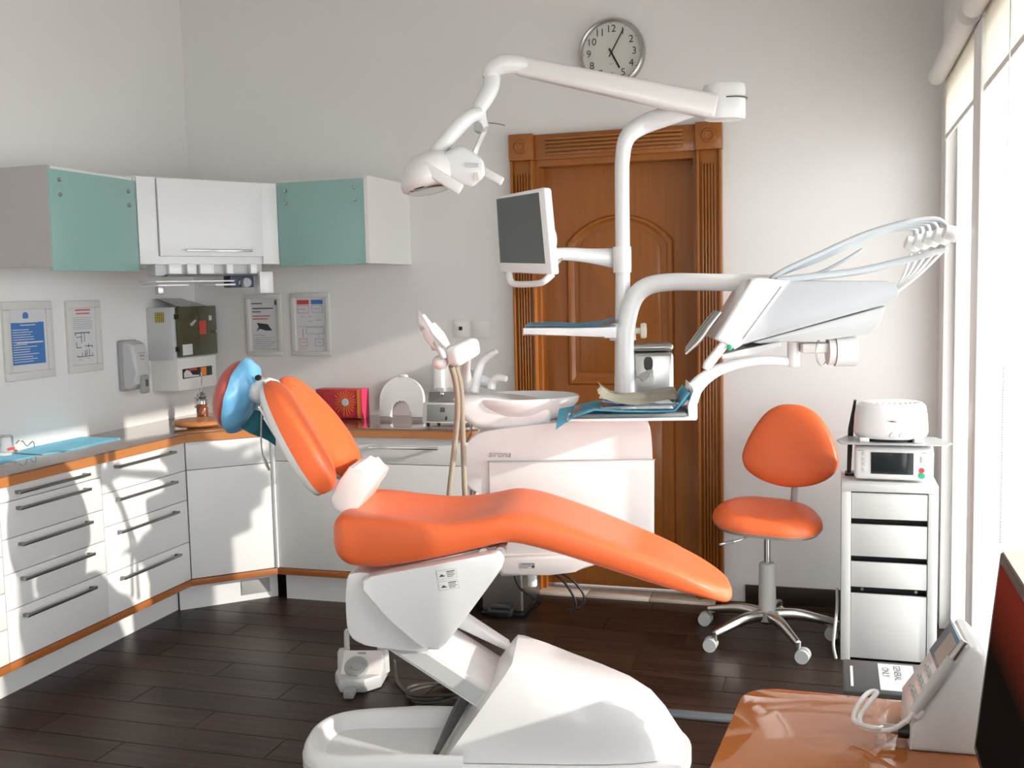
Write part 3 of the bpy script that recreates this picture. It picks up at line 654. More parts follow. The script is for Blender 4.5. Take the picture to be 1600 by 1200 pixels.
# bib
q = [cp(376, 668, -.09), cp(398, 640, -.07), cp(426, 652, -.05), cp(432, 697, -.06)]
bibt = thing('patient_bib', 'folded teal patient bib hanging beneath the blue headrest', 'bib', cw(q[3].x, -.06, q[3].z))
bm = NB(); rows = []
for i in range(8):
    s_ = i / 7; a_ = q[1].lerp(q[2], s_); b_ = q[0].lerp(q[3], s_); rows.append([a_.lerp(b_, j / 6) + Vector((0, .012 * math.sin(s_ * 7 + j * .5), 0)) for j in range(7)])
G = [[bm.verts.new(p) for p in r] for r in rows]
for i in range(7):
    for j in range(6): bm.faces.new((G[i][j], G[i + 1][j], G[i + 1][j + 1], G[i][j + 1]))
bmesh.ops.solidify(bm, geom=bm.faces[:], thickness=.003)
obj('cloth', bm, 'bib', bibt, CH, 60)
obj('chain', tube([cp(412, 596, -.10), cp(409, 640, -.12), cp(408, 690, -.12), cp(411, 714, -.12)], .0028, 6, 4), 'steel', bibt, CH)
b = tube([cp(411, 712, -.12), cp(415, 722, -.12), cp(421, 735, -.12)], [.003, .006, .004], 6, 3)
obj('clip', b, 'steel', bibt, CH)
# seat carrier
hp = [ch(*p, -.2) for p in ((543, 905), (544, 975), (552, 995), (570, 1005), (610, 1011), (668, 1015), (700, 985), (762, 880), (770, 862), (700, 872), (600, 893), (560, 893))]
obj('seat_carrier', prism_rim([(p.x, p.y) for p in smooth([Vector((*p, 0)) for p in hp], 3, True)], -.215, .19, 'y', .03, 4), 'white', dc, CH, 50)
pp = [ch(*p, -.28) for p in ((566, 912), (573, 903), (600, 897), (680, 882), (765, 866), (779, 869), (786, 878), (782, 890), (768, 910), (735, 955), (697, 1005), (686, 1014), (672, 1015), (655, 1006), (635, 990), (610, 968), (585, 940), (570, 922))]
pn = obj('side_panel', prism_rim([(p.x, p.y) for p in smooth([Vector((*p, 0)) for p in pp], 3, True)], -.285, -.22, 'y', .012, 3), 'white', dc, CH, 50)
for i, (px, py) in enumerate(((698, 897), (701, 914))):
    c_ = cp(px, py, -.286); lm = CH @ frame_m(c_, (math.cos(.16), 0, math.sin(.16)), (-math.sin(.16), 0, math.cos(.16)))
    lbq = obj('sticker', box(-.031, .031, -.014, .014, -.0008, .0004, 0), 'inkg', pn, lm)
    obj('sticker_face', box(-.030, .030, -.013, .013, 0, .0007), 'offw', lbq, lm)
    strips('sticker_lines', [(-.024, -.006, -.006, -.003), (-.02, -.012, -.003, .001), (.0, .026, .006, .009), (.0, .022, .001, .003), (.0, .026, -.004, -.002), (.0, .02, -.009, -.007)], 'ink', lbq, lm, .0006, .0004)
ul_ = [ch(*p, -.2) for p in ((590, 893), (690, 872), (750, 858), (792, 852), (790, 864), (700, 880), (600, 899))]
obj('seat_pan', prism_rim(ul_, -.20, .16, 'y', .006, 2), 'white', dc, CH)
for px, py in ((757, 862), (783, 860)):
    c_ = cp(px, py, -.2); obj('pivot', lathe([(0, .03), (.016, .03), (.018, 0), (0, 0)], c_ + Vector((0, .01, 0)), 16, (0, -1, 0)), 'lgrey', dc, CH)
# lift arm
ar = [(-.50, .415), (-.422, .36), (-.234, .236), (-.06, .121), (-.10, .05), (-.283, .183), (-.561, .366), (-.58, .40)]
am = obj('lift_arm', prism_rim(ar, -.19, .12, 'y', .006, 2), 'white', dc, CH)
rb = [(-.50, .47), (-.36, .385), (-.20, .278), (-.19, .25), (-.42, .36)]
obj('arm_rib', prism_rim([(u, z + .0) for u, z in rb], .10, .17, 'y', .012, 3), 'white', am, CH)
obj('side_shade', prism_rim([(-.555, .372), (-.43, .355), (-.245, .232), (-.28, .19)], -.196, -.188, 'y', .003, 1), 'lgrey', am, CH)  # grey face paints in the shade of the arm's near side
# base
bo = smooth([Vector((*p, 0)) for p in [(-.845, -.16), (-.835, -.07), (-.79, .0), (-.70, .035), (-.55, .045), (-.40, .06), (-.25, .11), (0, .13), (.20, .12), (.33, .06), (.39, -.04), (.405, -.14), (.38, -.25), (.30, -.33), (.10, -.355), (-.20, -.365), (-.50, -.38), (-.68, -.38), (-.78, -.33), (-.83, -.25)]], 5, True)
b2 = [(p.x, p.y) for p in bo]
obj('base_plate', prism_rim(b2, .0, .035, 'z', .008, 2), 'white', dc, CH)
lo = [(-.845, -.16), (-.835, -.07), (-.79, .0), (-.70, .035), (-.55, .045), (-.36, .062)]; hi_ = [(-.30, -.37), (-.50, -.38), (-.68, -.38), (-.78, -.33), (-.83, -.25)]
path = smooth([Vector((*p, 0)) for p in hi_ + lo], 5)
bm = NB(); R_ = []
for i, p in enumerate(path):
    t_ = (path[min(i + 1, len(path) - 1)] - path[max(i - 1, 0)]).normalized(); n_ = Vector((t_.y, -t_.x, 0))
    if n_.dot(Vector((-.55, -.17, 0)) - p) < 0: n_ = -n_
    h_ = .075 + .02 * max(0, 1 - abs(p.x + .5) / .4)
    R_.append([p + n_ * a_ + Vector((0, 0, z_)) for a_, z_ in ((0, .028), (.006, h_ - .022), (.016, h_ - .006), (.032, h_), (.048, h_ - .008), (.055, h_ - .03), (.075, .036), (.078, .028))])
loft(R_, bm); obj('tray_rim', bm, 'white', dc, CH, 60)
cov = [(-.375, -.155, .335, -.285, .115), (-.30, -.135, .331, -.287, .12), (-.15, -.06, .305, -.287, .12), (0, .03, .268, -.287, .12), (.12, .125, .234, -.283, .115), (.22, .215, .20, -.272, .10), (.30, .285, .162, -.25, .07), (.352, .33, .118, -.21, .03), (.385, .365, .07, -.15, -.03)]
rg = []
for ub, ut, zt, v0, v1 in cov:
    r = []
    def at(v, z): f = max(0, (z - .035) / (zt - .035)); r.append(Vector((ub + (ut - ub) * f, v, z)))
    h_ = zt - .035
    at(v0, .038); at(v0 + .01, .035 + h_ * .5); at(v0 + .026, zt - h_ * .16); at(v0 + .035, zt - h_ * .06); at(v0 + .055, zt - .0); at((v0 + v1) / 2, zt + .0)
    at(v1 - .05, zt - .006); at(v1 - .03, zt - h_ * .08); at(v1 - .02, zt - h_ * .2); at(v1 - .005, .035 + h_ * .5); at(v1, .038)
    rg.append(r)
obj('base_cover', loft(rg), 'white', dc, CH, 28)
bm = tube([cw(-.40, -.25, .05), cw(-.36, -.05, .10), cw(-.33, .02, .14), cw(-.31, .05, .18)], [.01, .02, .02, .01], 8, 4); obj('gaiter', bm, 'dgrey', dc)
# ================================================================ foot control
pc = onz(561, 1085, 0)
fc_m = frame_m(onz(560, 1075, 0), (math.cos(math.radians(14)), math.sin(math.radians(14)), 0), (-math.sin(math.radians(14)), math.cos(math.radians(14)), 0))
ft = thing('foot_control', 'white foot control with a grey dial and a carrying loop on the floor', 'foot pedal', fc_m @ Vector((0, .05, 0)))
obj('body', prism_rim([(-.06, -.055), (.035, -.055), (.09, .0), (.095, .13), (-.095, .13), (-.095, .03)], .0, .055, 'z', .012, 2), 'lgrey', ft, fc_m)
sl_ = math.radians(38)
tp = fc_m @ Matrix.Translation((0, .035, .07)) @ Matrix.Rotation(sl_, 4, 'X')
tpn = obj('top_plate', prism_rim([(-.07, -.085), (.04, -.085), (.09, -.03), (.085, .07), (-.07, .07)], -.035, .012, 'z', .01, 2), 'white2', ft, tp)
obj('dial', lathe([(0, .020), (.018, .020), (.020, .014), (.042, .016), (.046, .010), (.046, 0), (0, 0)], (-.008, -.012, .012), 28), 'grey', tpn, tp)
text('maker_mark', 'MODE', .011, tp @ Matrix.Translation((.004, .052, .013)), 'ink', tpn)
for sx_ in (-.075, .082):
    obj('foot_button', lathe([(0, .12), (.016, .12), (.022, .108), (.024, .03), (0, .03)], (sx_, .095, 0), 18), 'lgrey', ft, fc_m)
obj('toe_tab', box(-.035, .005, -.115, -.045, .0, .03, .008), 'grey', ft, fc_m)
obj('carry_loop', tube([(-.062, .11, .08), (-.064, .12, .165), (-.055, .12, .185), (0, .12, .175), (.052, .12, .185), (.06, .12, .165), (.07, .11, .08)], .011, 10, 4, flat=.7), 'lgrey', ft, fc_m)
cb1 = [onz(605, 1035, .05), onz(615, 1032, .06), onz(617, 1045, .03), onz(622, 1068, .006), onz(640, 1085, .006)]
c0 = onz(683, 1085, .006); coil = []
for i in range(40):
    a = -2.6 + i * .42; r = .085 + .018 * math.sin(i * .9); coil.append(c0 + Vector((r * math.cos(a) * 1.15, r * math.sin(a), .002 + .0012 * i * .5)))
cbt = obj('foot_control_cable', tube(cb1 + coil, .0065, 8, 4), 'cable'); tag(cbt, 'dark cable from the foot control coiled on the floor', 'cable')
# conduit on the floor
ds = obj('floor_conduit', box(0, .62, -.028, .028, 0, .014, .006), mat('conduit_grey', (.13, .15, .165), .5), None, frame_m(onz(1042, 1117, 0), (1, .02, 0), (-.02, 1, 0))); tag(ds, 'flat grey cable cover on the floor behind the chair base', 'cable cover')

# ================================================================ CUSPIDOR UNIT
cu = thing('water_unit', 'white dental water unit with spittoon bowl standing behind the orange chair', 'dental unit', cw(0, .75, .43))
ub_ = [(-.30, .50), (-.25, .437), (-.07, .445), (.10, .475), (.28, .50), (.312, .57), (.318, .86), (.312, .975), (.30, 1.0), (.27, 1.013), (.0, 1.008), (-.2, .99), (-.325, .97), (-.365, .93), (-.388, .87), (-.386, .80), (-.345, .75), (-.30, .72)]
us = [(p.x, p.y) for p in smooth([Vector((*p, 0)) for p in ub_], 3, True)]
bd = obj('housing', prism_rim(us, .43, .69, 'y', .035, 4), 'white2', cu, CH, 50)
dp = obj('front_door', prism_rim([(-.286, .50), (-.286, .866), (.324, .868), (.320, .56), (.30, .50)], .416, .45, 'y', .008, 2), 'white2', cu, CH)
obj('chrome_seam', tube([(-.288, .414, .868), (.327, .414, .870)], .003, 8, 1), 'chrome', cu, CH)
text('maker_mark', 'sirona', .034, CH @ frame_m(Vector((-.245, .429, .892)), (1, 0, -.03), (0.03, 0, 1)), 'inkg', bd, .0012, 'CENTER', .25)
lp = cp(826, 886, .52)
hull = [ch(*p, .45) for p in ((768, 862), (930, 858), (935, 878), (900, 888), (860, 893), (785, 897), (772, 880))]
hl = obj('hull', prism_rim(hull, .40, .56, 'y', .02, 3), 'white2', cu, CH, 50)
lm = CH @ frame_m(cp(825, 884, .398), (1, 0, 0), (0, 0, 1))
lq = obj('rating_label', box(-.026, .026, -.011, .011, 0, .0014), 'lgrey', hl, lm)
strips('label_lines', [(-.024, .024, .006, .009), (-.024, .01, .002, .004), (-.024, .015, -.003, -.001), (-.024, .0, -.008, -.006), (.014, .024, -.008, .003)], 'ink', lq, lm, .0014, .0004)
obj('drain_nozzle', lathe([(0, 0), (.018, 0), (.019, .06), (.022, .065), (.022, .10), (0, .10)], cp(832, 915, .48), 18), 'white', cu, CH)
# bowl
bc_ = Vector((-.175, .60, 0))
obj('spittoon', lathe([(0, .985), (.06, .985), (.12, 1.0), (.175, 1.03), (.207, 1.068), (.213, 1.088), (.208, 1.094), (.198, 1.088), (.16, 1.055), (.10, 1.03), (.03, 1.02), (0, 1.02)], bc_, 40, sx=1.06, sy=.85), 'white', cu, CH, 60)
obj('bowl_apron', prism_rim([(-.42, 1.095), (-.40, 1.03), (-.34, .985), (-.15, .972), (-.06, 1.0), (-.05, 1.07), (-.20, 1.09), (-.30, 1.10)], .455, .68, 'y', .03, 4), 'white', cu, CH, 60)
obj('bowl_foot', lathe([(0, .92), (.105, .92), (.10, .95), (.11, .99), (0, .99)], (-.23, .575, 0), 28), 'white', cu, CH)
obj('bowl_filler', tube([cp(741, 612, .63), cp(745, 590, .63), cp(752, 568, .63), cp(764, 556, .61), cp(776, 549, .59)], [.021, .019, .017, .014, .009], 12, 4), 'white', cu, CH)
obj('cup_filler', tube([cp(768, 608, .60), cp(770, 597, .60), cp(778, 590, .58), cp(791, 592, .56)], [.017, .016, .014, .011], 12, 4), 'white', cu, CH)
# main post
po_ = .60
pst = obj('light_post', tube([cp(973, 620, po_), cp(973, 500, po_), cp(973, 400, po_), cp(972, 290, po_), cp(973, 245, po_), cp(980, 215, po_), cp(1003, 196, .63), cp(1050, 178, .60), cp(1100, 160, .56), cp(1138, 150, .53)], [.032, .029, .0275, .0275, .028, .031, .036, .038, .038, .036], 20, 5), 'white', cu, CH, 60)
obj('post_collar', lathe([(0, -.055), (.034, -.055), (.035, -.03), (.035, .03), (.034, .042), (0, .042)], cp(972, 403, po_), 24), 'white', pst, CH)
dp_ = obj('delivery_post', tube([cp(978, 625, .57), cp(976, 540, .57), cp(980, 500, .57), cp(990, 467, .57), cp(1010, 448, .565), cp(1045, 441, .55), cp(1110, 441, .52), cp(1215, 443, .46)], [.036, .035, .035, .035, .034, .033, .032, .031], 20, 5), 'white', cu, CH, 60)
# rear shelf on the post
shp = thing('rear_tray', 'narrow white shelf clamped to the unit post with a blue paper sheet', 'tray', cw(.05, .64, 1.33), None)
z0 = ch(880, 515, .62)[1]
obj('shelf', prism_rim([ch(821, 511, .62), ch(940, 510, .62), ch(962, 508, .62), ch(962, 526, .62), ch(944, 526, .62), ch(925, 521, .62), ch(821, 522, .62)], .49, .75, 'y', .006, 2), 'white', shp, CH)
obj('clamp', lathe([(0, -.035), (.05, -.035), (.05, .03), (0, .03)], cp(973, 517, po_), 24), 'white', shp, CH)
kc = cp(990, 517, po_)
obj('clamp_knob', lathe([(0, 0), (.012, 0), (.012, .025), (.028, .027), (.03, .04), (.026, .048), (0, .05)], kc, 18, (1, 0, 0)), 'ivory', shp, CH)
bl = [ch(823, 508, .62), ch(860, 507, .62), ch(905, 509, .62), ch(940, 506, .62), ch(958, 499, .62)]
bm = NB(); g0 = [bm.verts.new((u, .50, z + .001)) for u, z in bl]; g1 = [bm.verts.new((u, .74, z + .006)) for u, z in bl]
for i in range(len(bl) - 1): bm.faces.new((g0[i], g0[i + 1], g1[i + 1], g1[i]))
bmesh.ops.solidify(bm, geom=bm.faces[:], thickness=.003)
o = obj('paper_sheet', bm, 'bmat', None, CH); tag(o, 'blue paper sheet lying on the narrow post shelf', 'paper')
# monitor
mo = thing('monitor', 'white framed monitor with a grey screen on an arm of the unit post', 'monitor', cw(-.05, .5, 1.6))
TL_, TR_, BR_, BL_ = cp(773, 307, .60), cp(850, 292, .44), cp(863, 430, .44), cp(780, 425, .60)
q = [TL_, BL_, BR_, TR_]
nn = (q[1] - q[0]).cross(q[3] - q[0]).normalized()
mb = obj('casing', quad_slab(q, .045, None, .012), 'white', mo, CH)
if True:
    def bil(a_, b_): return TL_.lerp(TR_, a_).lerp(BL_.lerp(BR_, a_), b_)
    obj('screen', quad_slab([bil(.035, .04) + nn * .001, bil(.035, .875) + nn * .001, bil(.89, .87) + nn * .001, bil(.89, .05) + nn * .001], .004), 'screen', mo, CH)
obj('handle', tube([bil(.12, .97) - nn * .02, cp(797, 437, .57), cp(806, 444, .55), cp(840, 443, .48), cp(852, 438, .46), bil(.93, .99) - nn * .02], [.013, .013, .012, .012, .013, .014], 10, 4), 'white', mo, CH)
obj('rear_housing', ellipsoid(bil(.75, .6) - nn * .055, (TR_ - TL_) * .2, (BL_ - TL_) * .24, nn * .03), 'white', mo, CH, 60)
mac = [cp(866, 397, .50), cp(890, 397, .54), cp(925, 400, .59), cp(965, 404, .64)]
obj('arm', tube(mac, [.022, .024, .028, .040], 12, 4, flat=.7, up=(0, 0, 1)), 'white', mo, CH)
obj('tilt_bolt', tube([cp(868, 415, .49), cp(878, 404, .51)], .006, 8, 1), 'steel', mo, CH)
# ================================================================ OPERATING LIGHT
ol_ = thing('operating_light', 'white operating light on a long sprung arm above the dental chair', 'dental lamp', cw(-.4, .35, 1.9))
jv = .53
obj('joint', loft([[cp(1138, 160, jv) + Vector((.062 * math.cos(a) - (.03 if math.cos(a) < 0 else 0), .055 * math.sin(a), z)) * s_ for a in [2 * PI * k / 28 for k in range(28)]] for z, s_ in ((-.075, .8), (-.066, .93), (-.05, 1), (.0, 1), (.05, 1), (.066, .94), (.076, .8))]), 'white', ol_, CH, 60)
obj('joint_ring', lathe([(0, .002), (.0595, .002), (.0595, -.002), (0, -.002)], cp(1142, 155, jv), 28), 'dgrey', ol_, CH)
def beam(p0, p1, h0, h1, w0, w1, nm, m_, par, r=.012):
    p0, p1 = Vector(p0), Vector(p1); x = (p1 - p0); L_ = x.length; fm = frame_m(p0, x, x.cross(Vector((0, 0, 1))).cross(x) * -1 if False else Vector((0, 0, 1)))
    bm = loft([[Vector((0, s * h0 / 2, t * w0 / 2)) for s, t in ((-1, -1), (1, -1), (1, 1), (-1, 1))], [Vector((L_, s * h1 / 2, t * w1 / 2)) for s, t in ((-1, -1), (1, -1), (1, 1), (-1, 1))]])
    bmesh.ops.bevel(bm, geom=bm.edges[:], offset=r, segments=3, profile=.5, affect='EDGES', clamp_overlap=True)
    return obj(nm, bm, m_, par, CH @ fm)
bmm = beam(cp(1120, 168, .51), cp(806, 102, .46), .088, .066, .075, .06, 'sprung_arm', 'white2', ol_, .016)
bmw = CH @ frame_m(cp(1120, 168, .58), cp(806, 102, .46) - cp(1120, 168, .58), (0, 0, 1))
ww = bmw.inverted() @ CH
obj('elbow', tube([cp(822, 102, .46), cp(806, 100, .45), cp(785, 101, .44), cp(770, 110, .44), cp(767, 122, .44)], [.030, .034, .036, .035, .032], 18, 4), 'white', ol_, CH, 60)
obj('drop_arm', tube([cp(769, 118, .44), cp(767, 137, .43), cp(757, 156, .42), cp(749, 170, .41), cp(751, 186, .41), cp(757, 200, .41)], [.030, .030, .030, .027, .022, .017], 18, 4), 'white', ol_, CH, 60)
yk = obj('yoke', tube([cp(750, 177, .40), cp(732, 184, .38), cp(708, 207, .34), cp(686, 234, .30), cp(672, 256, .27)], [.030, .036, .036, .036, .038], 14, 5, flat=.75, up=(.2, 1, .1)), 'white', ol_, CH, 60)
obj('yoke', tube([cp(757, 203, .44), cp(752, 215, .46), cp(746, 228, .48), cp(741, 242, .48)], [.020, .018, .018, .020], 10, 4, flat=.5, up=(.2, 1, .1)), 'white', ol_, CH, 60)
obj('yoke_pivot', lathe([(0, .03), (.016, .03), (.018, 0), (.018, -.02), (0, -.02)], cp(748, 200, .41), 16, (0, -1, 0)), 'grey', ol_, CH)
obj('sensor_wire', tube([cp(763, 192, .38), cp(775, 193, .37), cp(789, 196, .36)], .0016, 6, 3), 'dgrey', ol_, CH)
# lamp head: a rounded reflector housing with a faceted rear body
hcn = cp(676, 268, .30)
obj('reflector', loft([[hcn + Vector((-.01 + s_ * .10 * math.cos(a), s_ * .16 * math.sin(a), z + .02 * math.cos(a) * s_)) for a in [2 * PI * k / 30 for k in range(30)]] for z, s_ in ((-.062, .82), (-.055, .95), (-.035, 1.0), (.0, .97), (.03, .85), (.055, .62), (.066, .3))]), 'white2', ol_, CH, 60)
lens = obj('lens', loft([[hcn + Vector((-.012 + s_ * .075 * math.cos(a), s_ * .13 * math.sin(a), z + .016 * math.cos(a) * s_)) for a in [2 * PI * k / 30 for k in range(30)]] for z, s_ in ((-.061, 1), (-.067, .95), (-.069, .5))]), 'chrome', ol_, CH, 60)
def P_(l, v): return [cp(x, y, v) for x, y in l]
f_ = P_([(692, 240), (722, 228), (756, 250), (759, 275), (738, 294), (716, 288), (684, 264)], .22); k__ = P_([(690, 236), (722, 226), (752, 246), (755, 270), (738, 286), (716, 282), (684, 260)], .42)
md = P_([(676, 250), (712, 224), (748, 244), (752, 278), (730, 292), (705, 284), (676, 272)], .32)
bm = loft([f_, k__]); bmesh.ops.bevel(bm, geom=bm.edges[:], offset=.014, segments=3, profile=.5, affect='EDGES', clamp_overlap=True)
bh = obj('lamp_body', bm, 'white', ol_, CH, 40)
lm = CH @ frame_m(cp(744, 275, .214), (1, 0, .1), (-.1, 0, 1)); obj('sticker', box(-.007, .007, -.016, .012, 0, .002), 'ivory', bh, lm)
obj('vent', box(-.02, .02, -.007, .007, 0, .002), 'lgrey', bh, CH @ frame_m(cp(738, 258, .214), (1, 0, -.05), (.05, 0, 1)))
beam(cp(660, 259, .16), cp(721, 297, .16), .036, .04, .024, .024, 'handle', 'white2', ol_, .008)
beam(cp(752, 266, .46), cp(786, 285, .46), .034, .034, .024, .024, 'handle', 'white2', ol_, .008)
# ================================================================ DELIVERY UNIT
de = thing('instrument_unit', 'pale grey instrument delivery head with hoses on an arm beside the door', 'instrument unit', cw(.75, .4, 1.2))
V0 = .24
bdp = [ch(*p, V0) for p in ((1228, 438), (1384, 439), (1398, 443), (1405, 452), (1404, 464), (1390, 474), (1156, 540), (1140, 540))]
obj('head', prism_rim(bdp, V0, .56, 'y', .008, 2), mat('delivery_pale_grey', (.50, .515, .54), .35, coat=.15, var=.01), de, CH)
ff = [ch(*p, V0) for p in ((1174, 436), (1186, 434), (1236, 437), (1158, 540), (1148, 546), (1116, 530))]
fp = obj('front_panel', prism_rim(ff, V0 - .012, .57, 'y', .012, 3), 'white', de, CH)
obj('button_strip', box(-.0, .0, 0, 0, 0, 0) if False else tube([cp(1222, 448, V0 - .014), cp(1200, 478, V0 - .014), cp(1162, 530, V0 - .014)], .004, 6, 1), 'lgrey', fp, CH)
lg = [ch(*p, V0) for p in ((1136, 522), (1146, 520), (1147, 530), (1113, 574), (1106, 579), (1098, 575), (1100, 566))]
obj('grip', prism_rim(lg, V0 - .006, V0 + .03, 'y', .008, 3), 'white', de, CH)
un = [ch(*p, V0) for p in ((1176, 536), (1388, 478), (1383, 498), (1374, 515), (1362, 523), (1300, 531), (1190, 538))]
obj('underside', prism_rim(un, V0 + .03, .54, 'y', .008, 2), 'lgrey', de, CH)
dr_ = [ch(*p, V0) for p in ((1128, 555), (1165, 546), (1222, 534), (1222, 542), (1180, 556), (1130, 562))]
obj('slide_drawer', prism_rim(dr_, V0 + .02, .5, 'y', .004, 1), 'lgrey', de, CH)
c_ = cp(1140, 543, V0 - .01); obj('green_button', lathe([(0, .01), (.008, .008), (.010, 0), (0, 0)], c_, 14, (-.3, -.9, 0)), 'green', fp, CH)
# instruments on the front
for i in range(5):
    v_ = V0 + .03 + i * .045
    b = tube([cp(1128, 488, V0) + Vector((-.0, v_ - V0, 0)), cp(1112, 508, V0) + Vector((-.0, v_ - V0, 0)), cp(1094, 533, V0) + Vector((0, v_ - V0, 0)), cp(1072, 554, V0) + Vector((.004 * i, v_ - V0, .002 * i))], [.006, .0085, .008, .0045], 10, 3)
    hp_ = obj('handpiece', b, 'bar' if i % 2 else 'steel', de, CH)
# pivot and support
zc_ = cp(1320, 548, .4)
obj('pivot_drum', tube([cp(1304, 549, .32), cp(1336, 549, .32)], .052, 24, 1), 'white', de, CH)
obj('pivot_ring', tube([cp(1293, 549, .32), cp(1303, 549, .32)], .047, 24, 1), 'white2', de, CH)
rgp = [cp(1285, 549, .32) + Vector((.0, .045 * math.cos(a), .05 * math.sin(a))) for a in [2 * PI * k / 16 for k in range(16)]]
obj('wire_ring', tube([Vector((p.x + .03 * (p.y - .32) / .045, p.y, p.z)) for p in rgp], .003, 6, 2, closed=True), 'steel', de, CH)
obj('pivot_post', tube([cp(1240, 534, .36), cp(1240, 572, .36)], .022, 18, 1), 'white', de, CH)
obj('pivot_bridge', box(*sorted((ch(1250, 0, .36)[0], ch(1310, 0, .36)[0])), .30, .42, ch(1270, 537, .36)[1] - .03, ch(1270, 535, .36)[1], .006), 'white2', de, CH)
# tray arm, tray
ta = thing('instrument_tray', 'tray with a curved white support arm hung under the instrument head', 'tray', cw(.3, .3, 1.03))
TV = .30
obj('support_arm', tube([cp(1240, 566, .36), cp(1200, 563, .35), cp(1160, 567, .34), cp(1125, 577, .33), cp(1100, 592, .32), cp(1085, 608, .32), cp(1078, 626, .32)], [.017, .017, .018, .021, .025, .028, .030], 14, 5, flat=.6, up=(0, 0, 1)), 'white', ta, CH, 60)
tz = ch(1000, 640, TV)[1]
u0t, u1t = ch(905, 640, TV)[0], ch(1068, 640, TV)[0]
ub0 = ch(1058, 600, TV)[0]; ub1 = ch(1085, 600, TV)[0]
obj('end_bracket', prism_rim([(ub0 + .02, tz - .022), (ub1, tz - .02), (ub1, ch(1085, 605, TV)[1]), (ub1 - .02, ch(1070, 598, TV)[1]), (ub0 + .035, tz + .02)], .18, .44, 'y', .008, 2), 'white', ta, CH)
obj('tray_base', box(u0t - .04, ub1 - .005, .15, .47, tz - .022, tz - .012, .004), 'white', ta, CH)
obj('tray_plate', box(u0t - .02, u1t, .16, .46, tz - .011, tz + .002, .003), mat('dark_tray', (.20, .20, .20), .3, var=.05), ta, CH)
def sheet(nm, lab, rows_, m_, th=.003, cat='paper'):
    bm = NB(); G = [[bm.verts.new(p) for p in r] for r in rows_]
    for i in range(len(G) - 1):
        for j in range(len(G[0]) - 1): bm.faces.new((G[i][j], G[i + 1][j], G[i + 1][j + 1], G[i][j + 1]))
    bmesh.ops.solidify(bm, geom=bm.faces[:], thickness=th)
    o_ = obj(nm, bm, m_, None, CH, 60); tag(o_, lab, cat); return o_
rws = []
for i in range(9):
    s_ = i / 8; v_ = .13 + .33 * s_; z_ = tz + .006
    rws.append([Vector((ch(880, 640, TV)[0] - .02, v_ - .02, z_ - .05 + .035 * s_)), Vector((ch(898, 640, TV)[0], v_, z_ - .01 + .004 * math.sin(i))), Vector((ch(930, 640, TV)[0], v_, z_ + .012 + .003 * math.sin(i * 2))), Vector((ch(970, 640, TV)[0], v_, z_ + .006)),
                Vector((ch(1020, 640, TV)[0], v_, z_ + .004 + .002 * math.sin(i * 3))), Vector((ch(1050, 640, TV)[0], v_, z_ + .006)), Vector((ch(1060, 640, TV)[0], v_ , z_ + .03)), Vector((ch(1072, 640, TV)[0], v_, z_ + .066))])
sheet('tray_liner', 'blue crumpled paper liner draped over the instrument tray', rws, 'bmat')
pk = thing('sterile_pack', 'opened clear and cream sterile pouch on the blue tray liner', 'package', cw(.2, .3, tz + .02))
ux = lambda x: ch(x, 640, TV)[0]
obj('clear_tray', prism_rim([(ux(942), tz + .012), (ux(1052), tz + .012), (ux(1058), tz + .035), (ux(938), tz + .022)], .18, .40, 'y', .004, 1), 'clear', pk, CH)
bm = NB(); G = []
prf = [(936, .085), (944, .072), (955, .058), (975, .050), (1000, .048), (1020, .052), (1040, .062), (1055, .07), (1060, .05)]
for i in range(7):
    v_ = .22 + .18 * i / 6
    G.append([bm.verts.new((ux(x) + .006 * math.sin(i * 1.7 + k_), v_, tz + .004 + h_ * (.55 + .45 * i / 6) + .004 * math.sin(i * 2.3 + k_ * 1.3))) for k_, (x, h_) in enumerate(prf)])
for i in range(6):
    for j in range(len(prf) - 1): bm.faces.new((G[i][j], G[i + 1][j], G[i + 1][j + 1], G[i][j + 1]))
bmesh.ops.solidify(bm, geom=bm.faces[:], thickness=.003)
obj('cream_pouch', bm, 'ivory', pk, CH, 60)
bm = NB(); G = []
for i in range(6):
    v_ = .19 + .14 * i / 5
    G.append([bm.verts.new((ux(x), v_, tz + .012 + h_ + .003 * math.sin(i + k_))) for k_, (x, h_) in enumerate(((942, .03), (950, .024), (980, .016), (1010, .012), (1045, .018), (1052, .03)))])
for i in range(5):
    for j in range(5): bm.faces.new((G[i][j], G[i + 1][j], G[i + 1][j + 1], G[i][j + 1]))
bmesh.ops.solidify(bm, geom=bm.faces[:], thickness=.002)
obj('blue_sheet', bm, mat('bright_blue_film', (.20, .50, .78), .4, var=.1), pk, CH, 60)
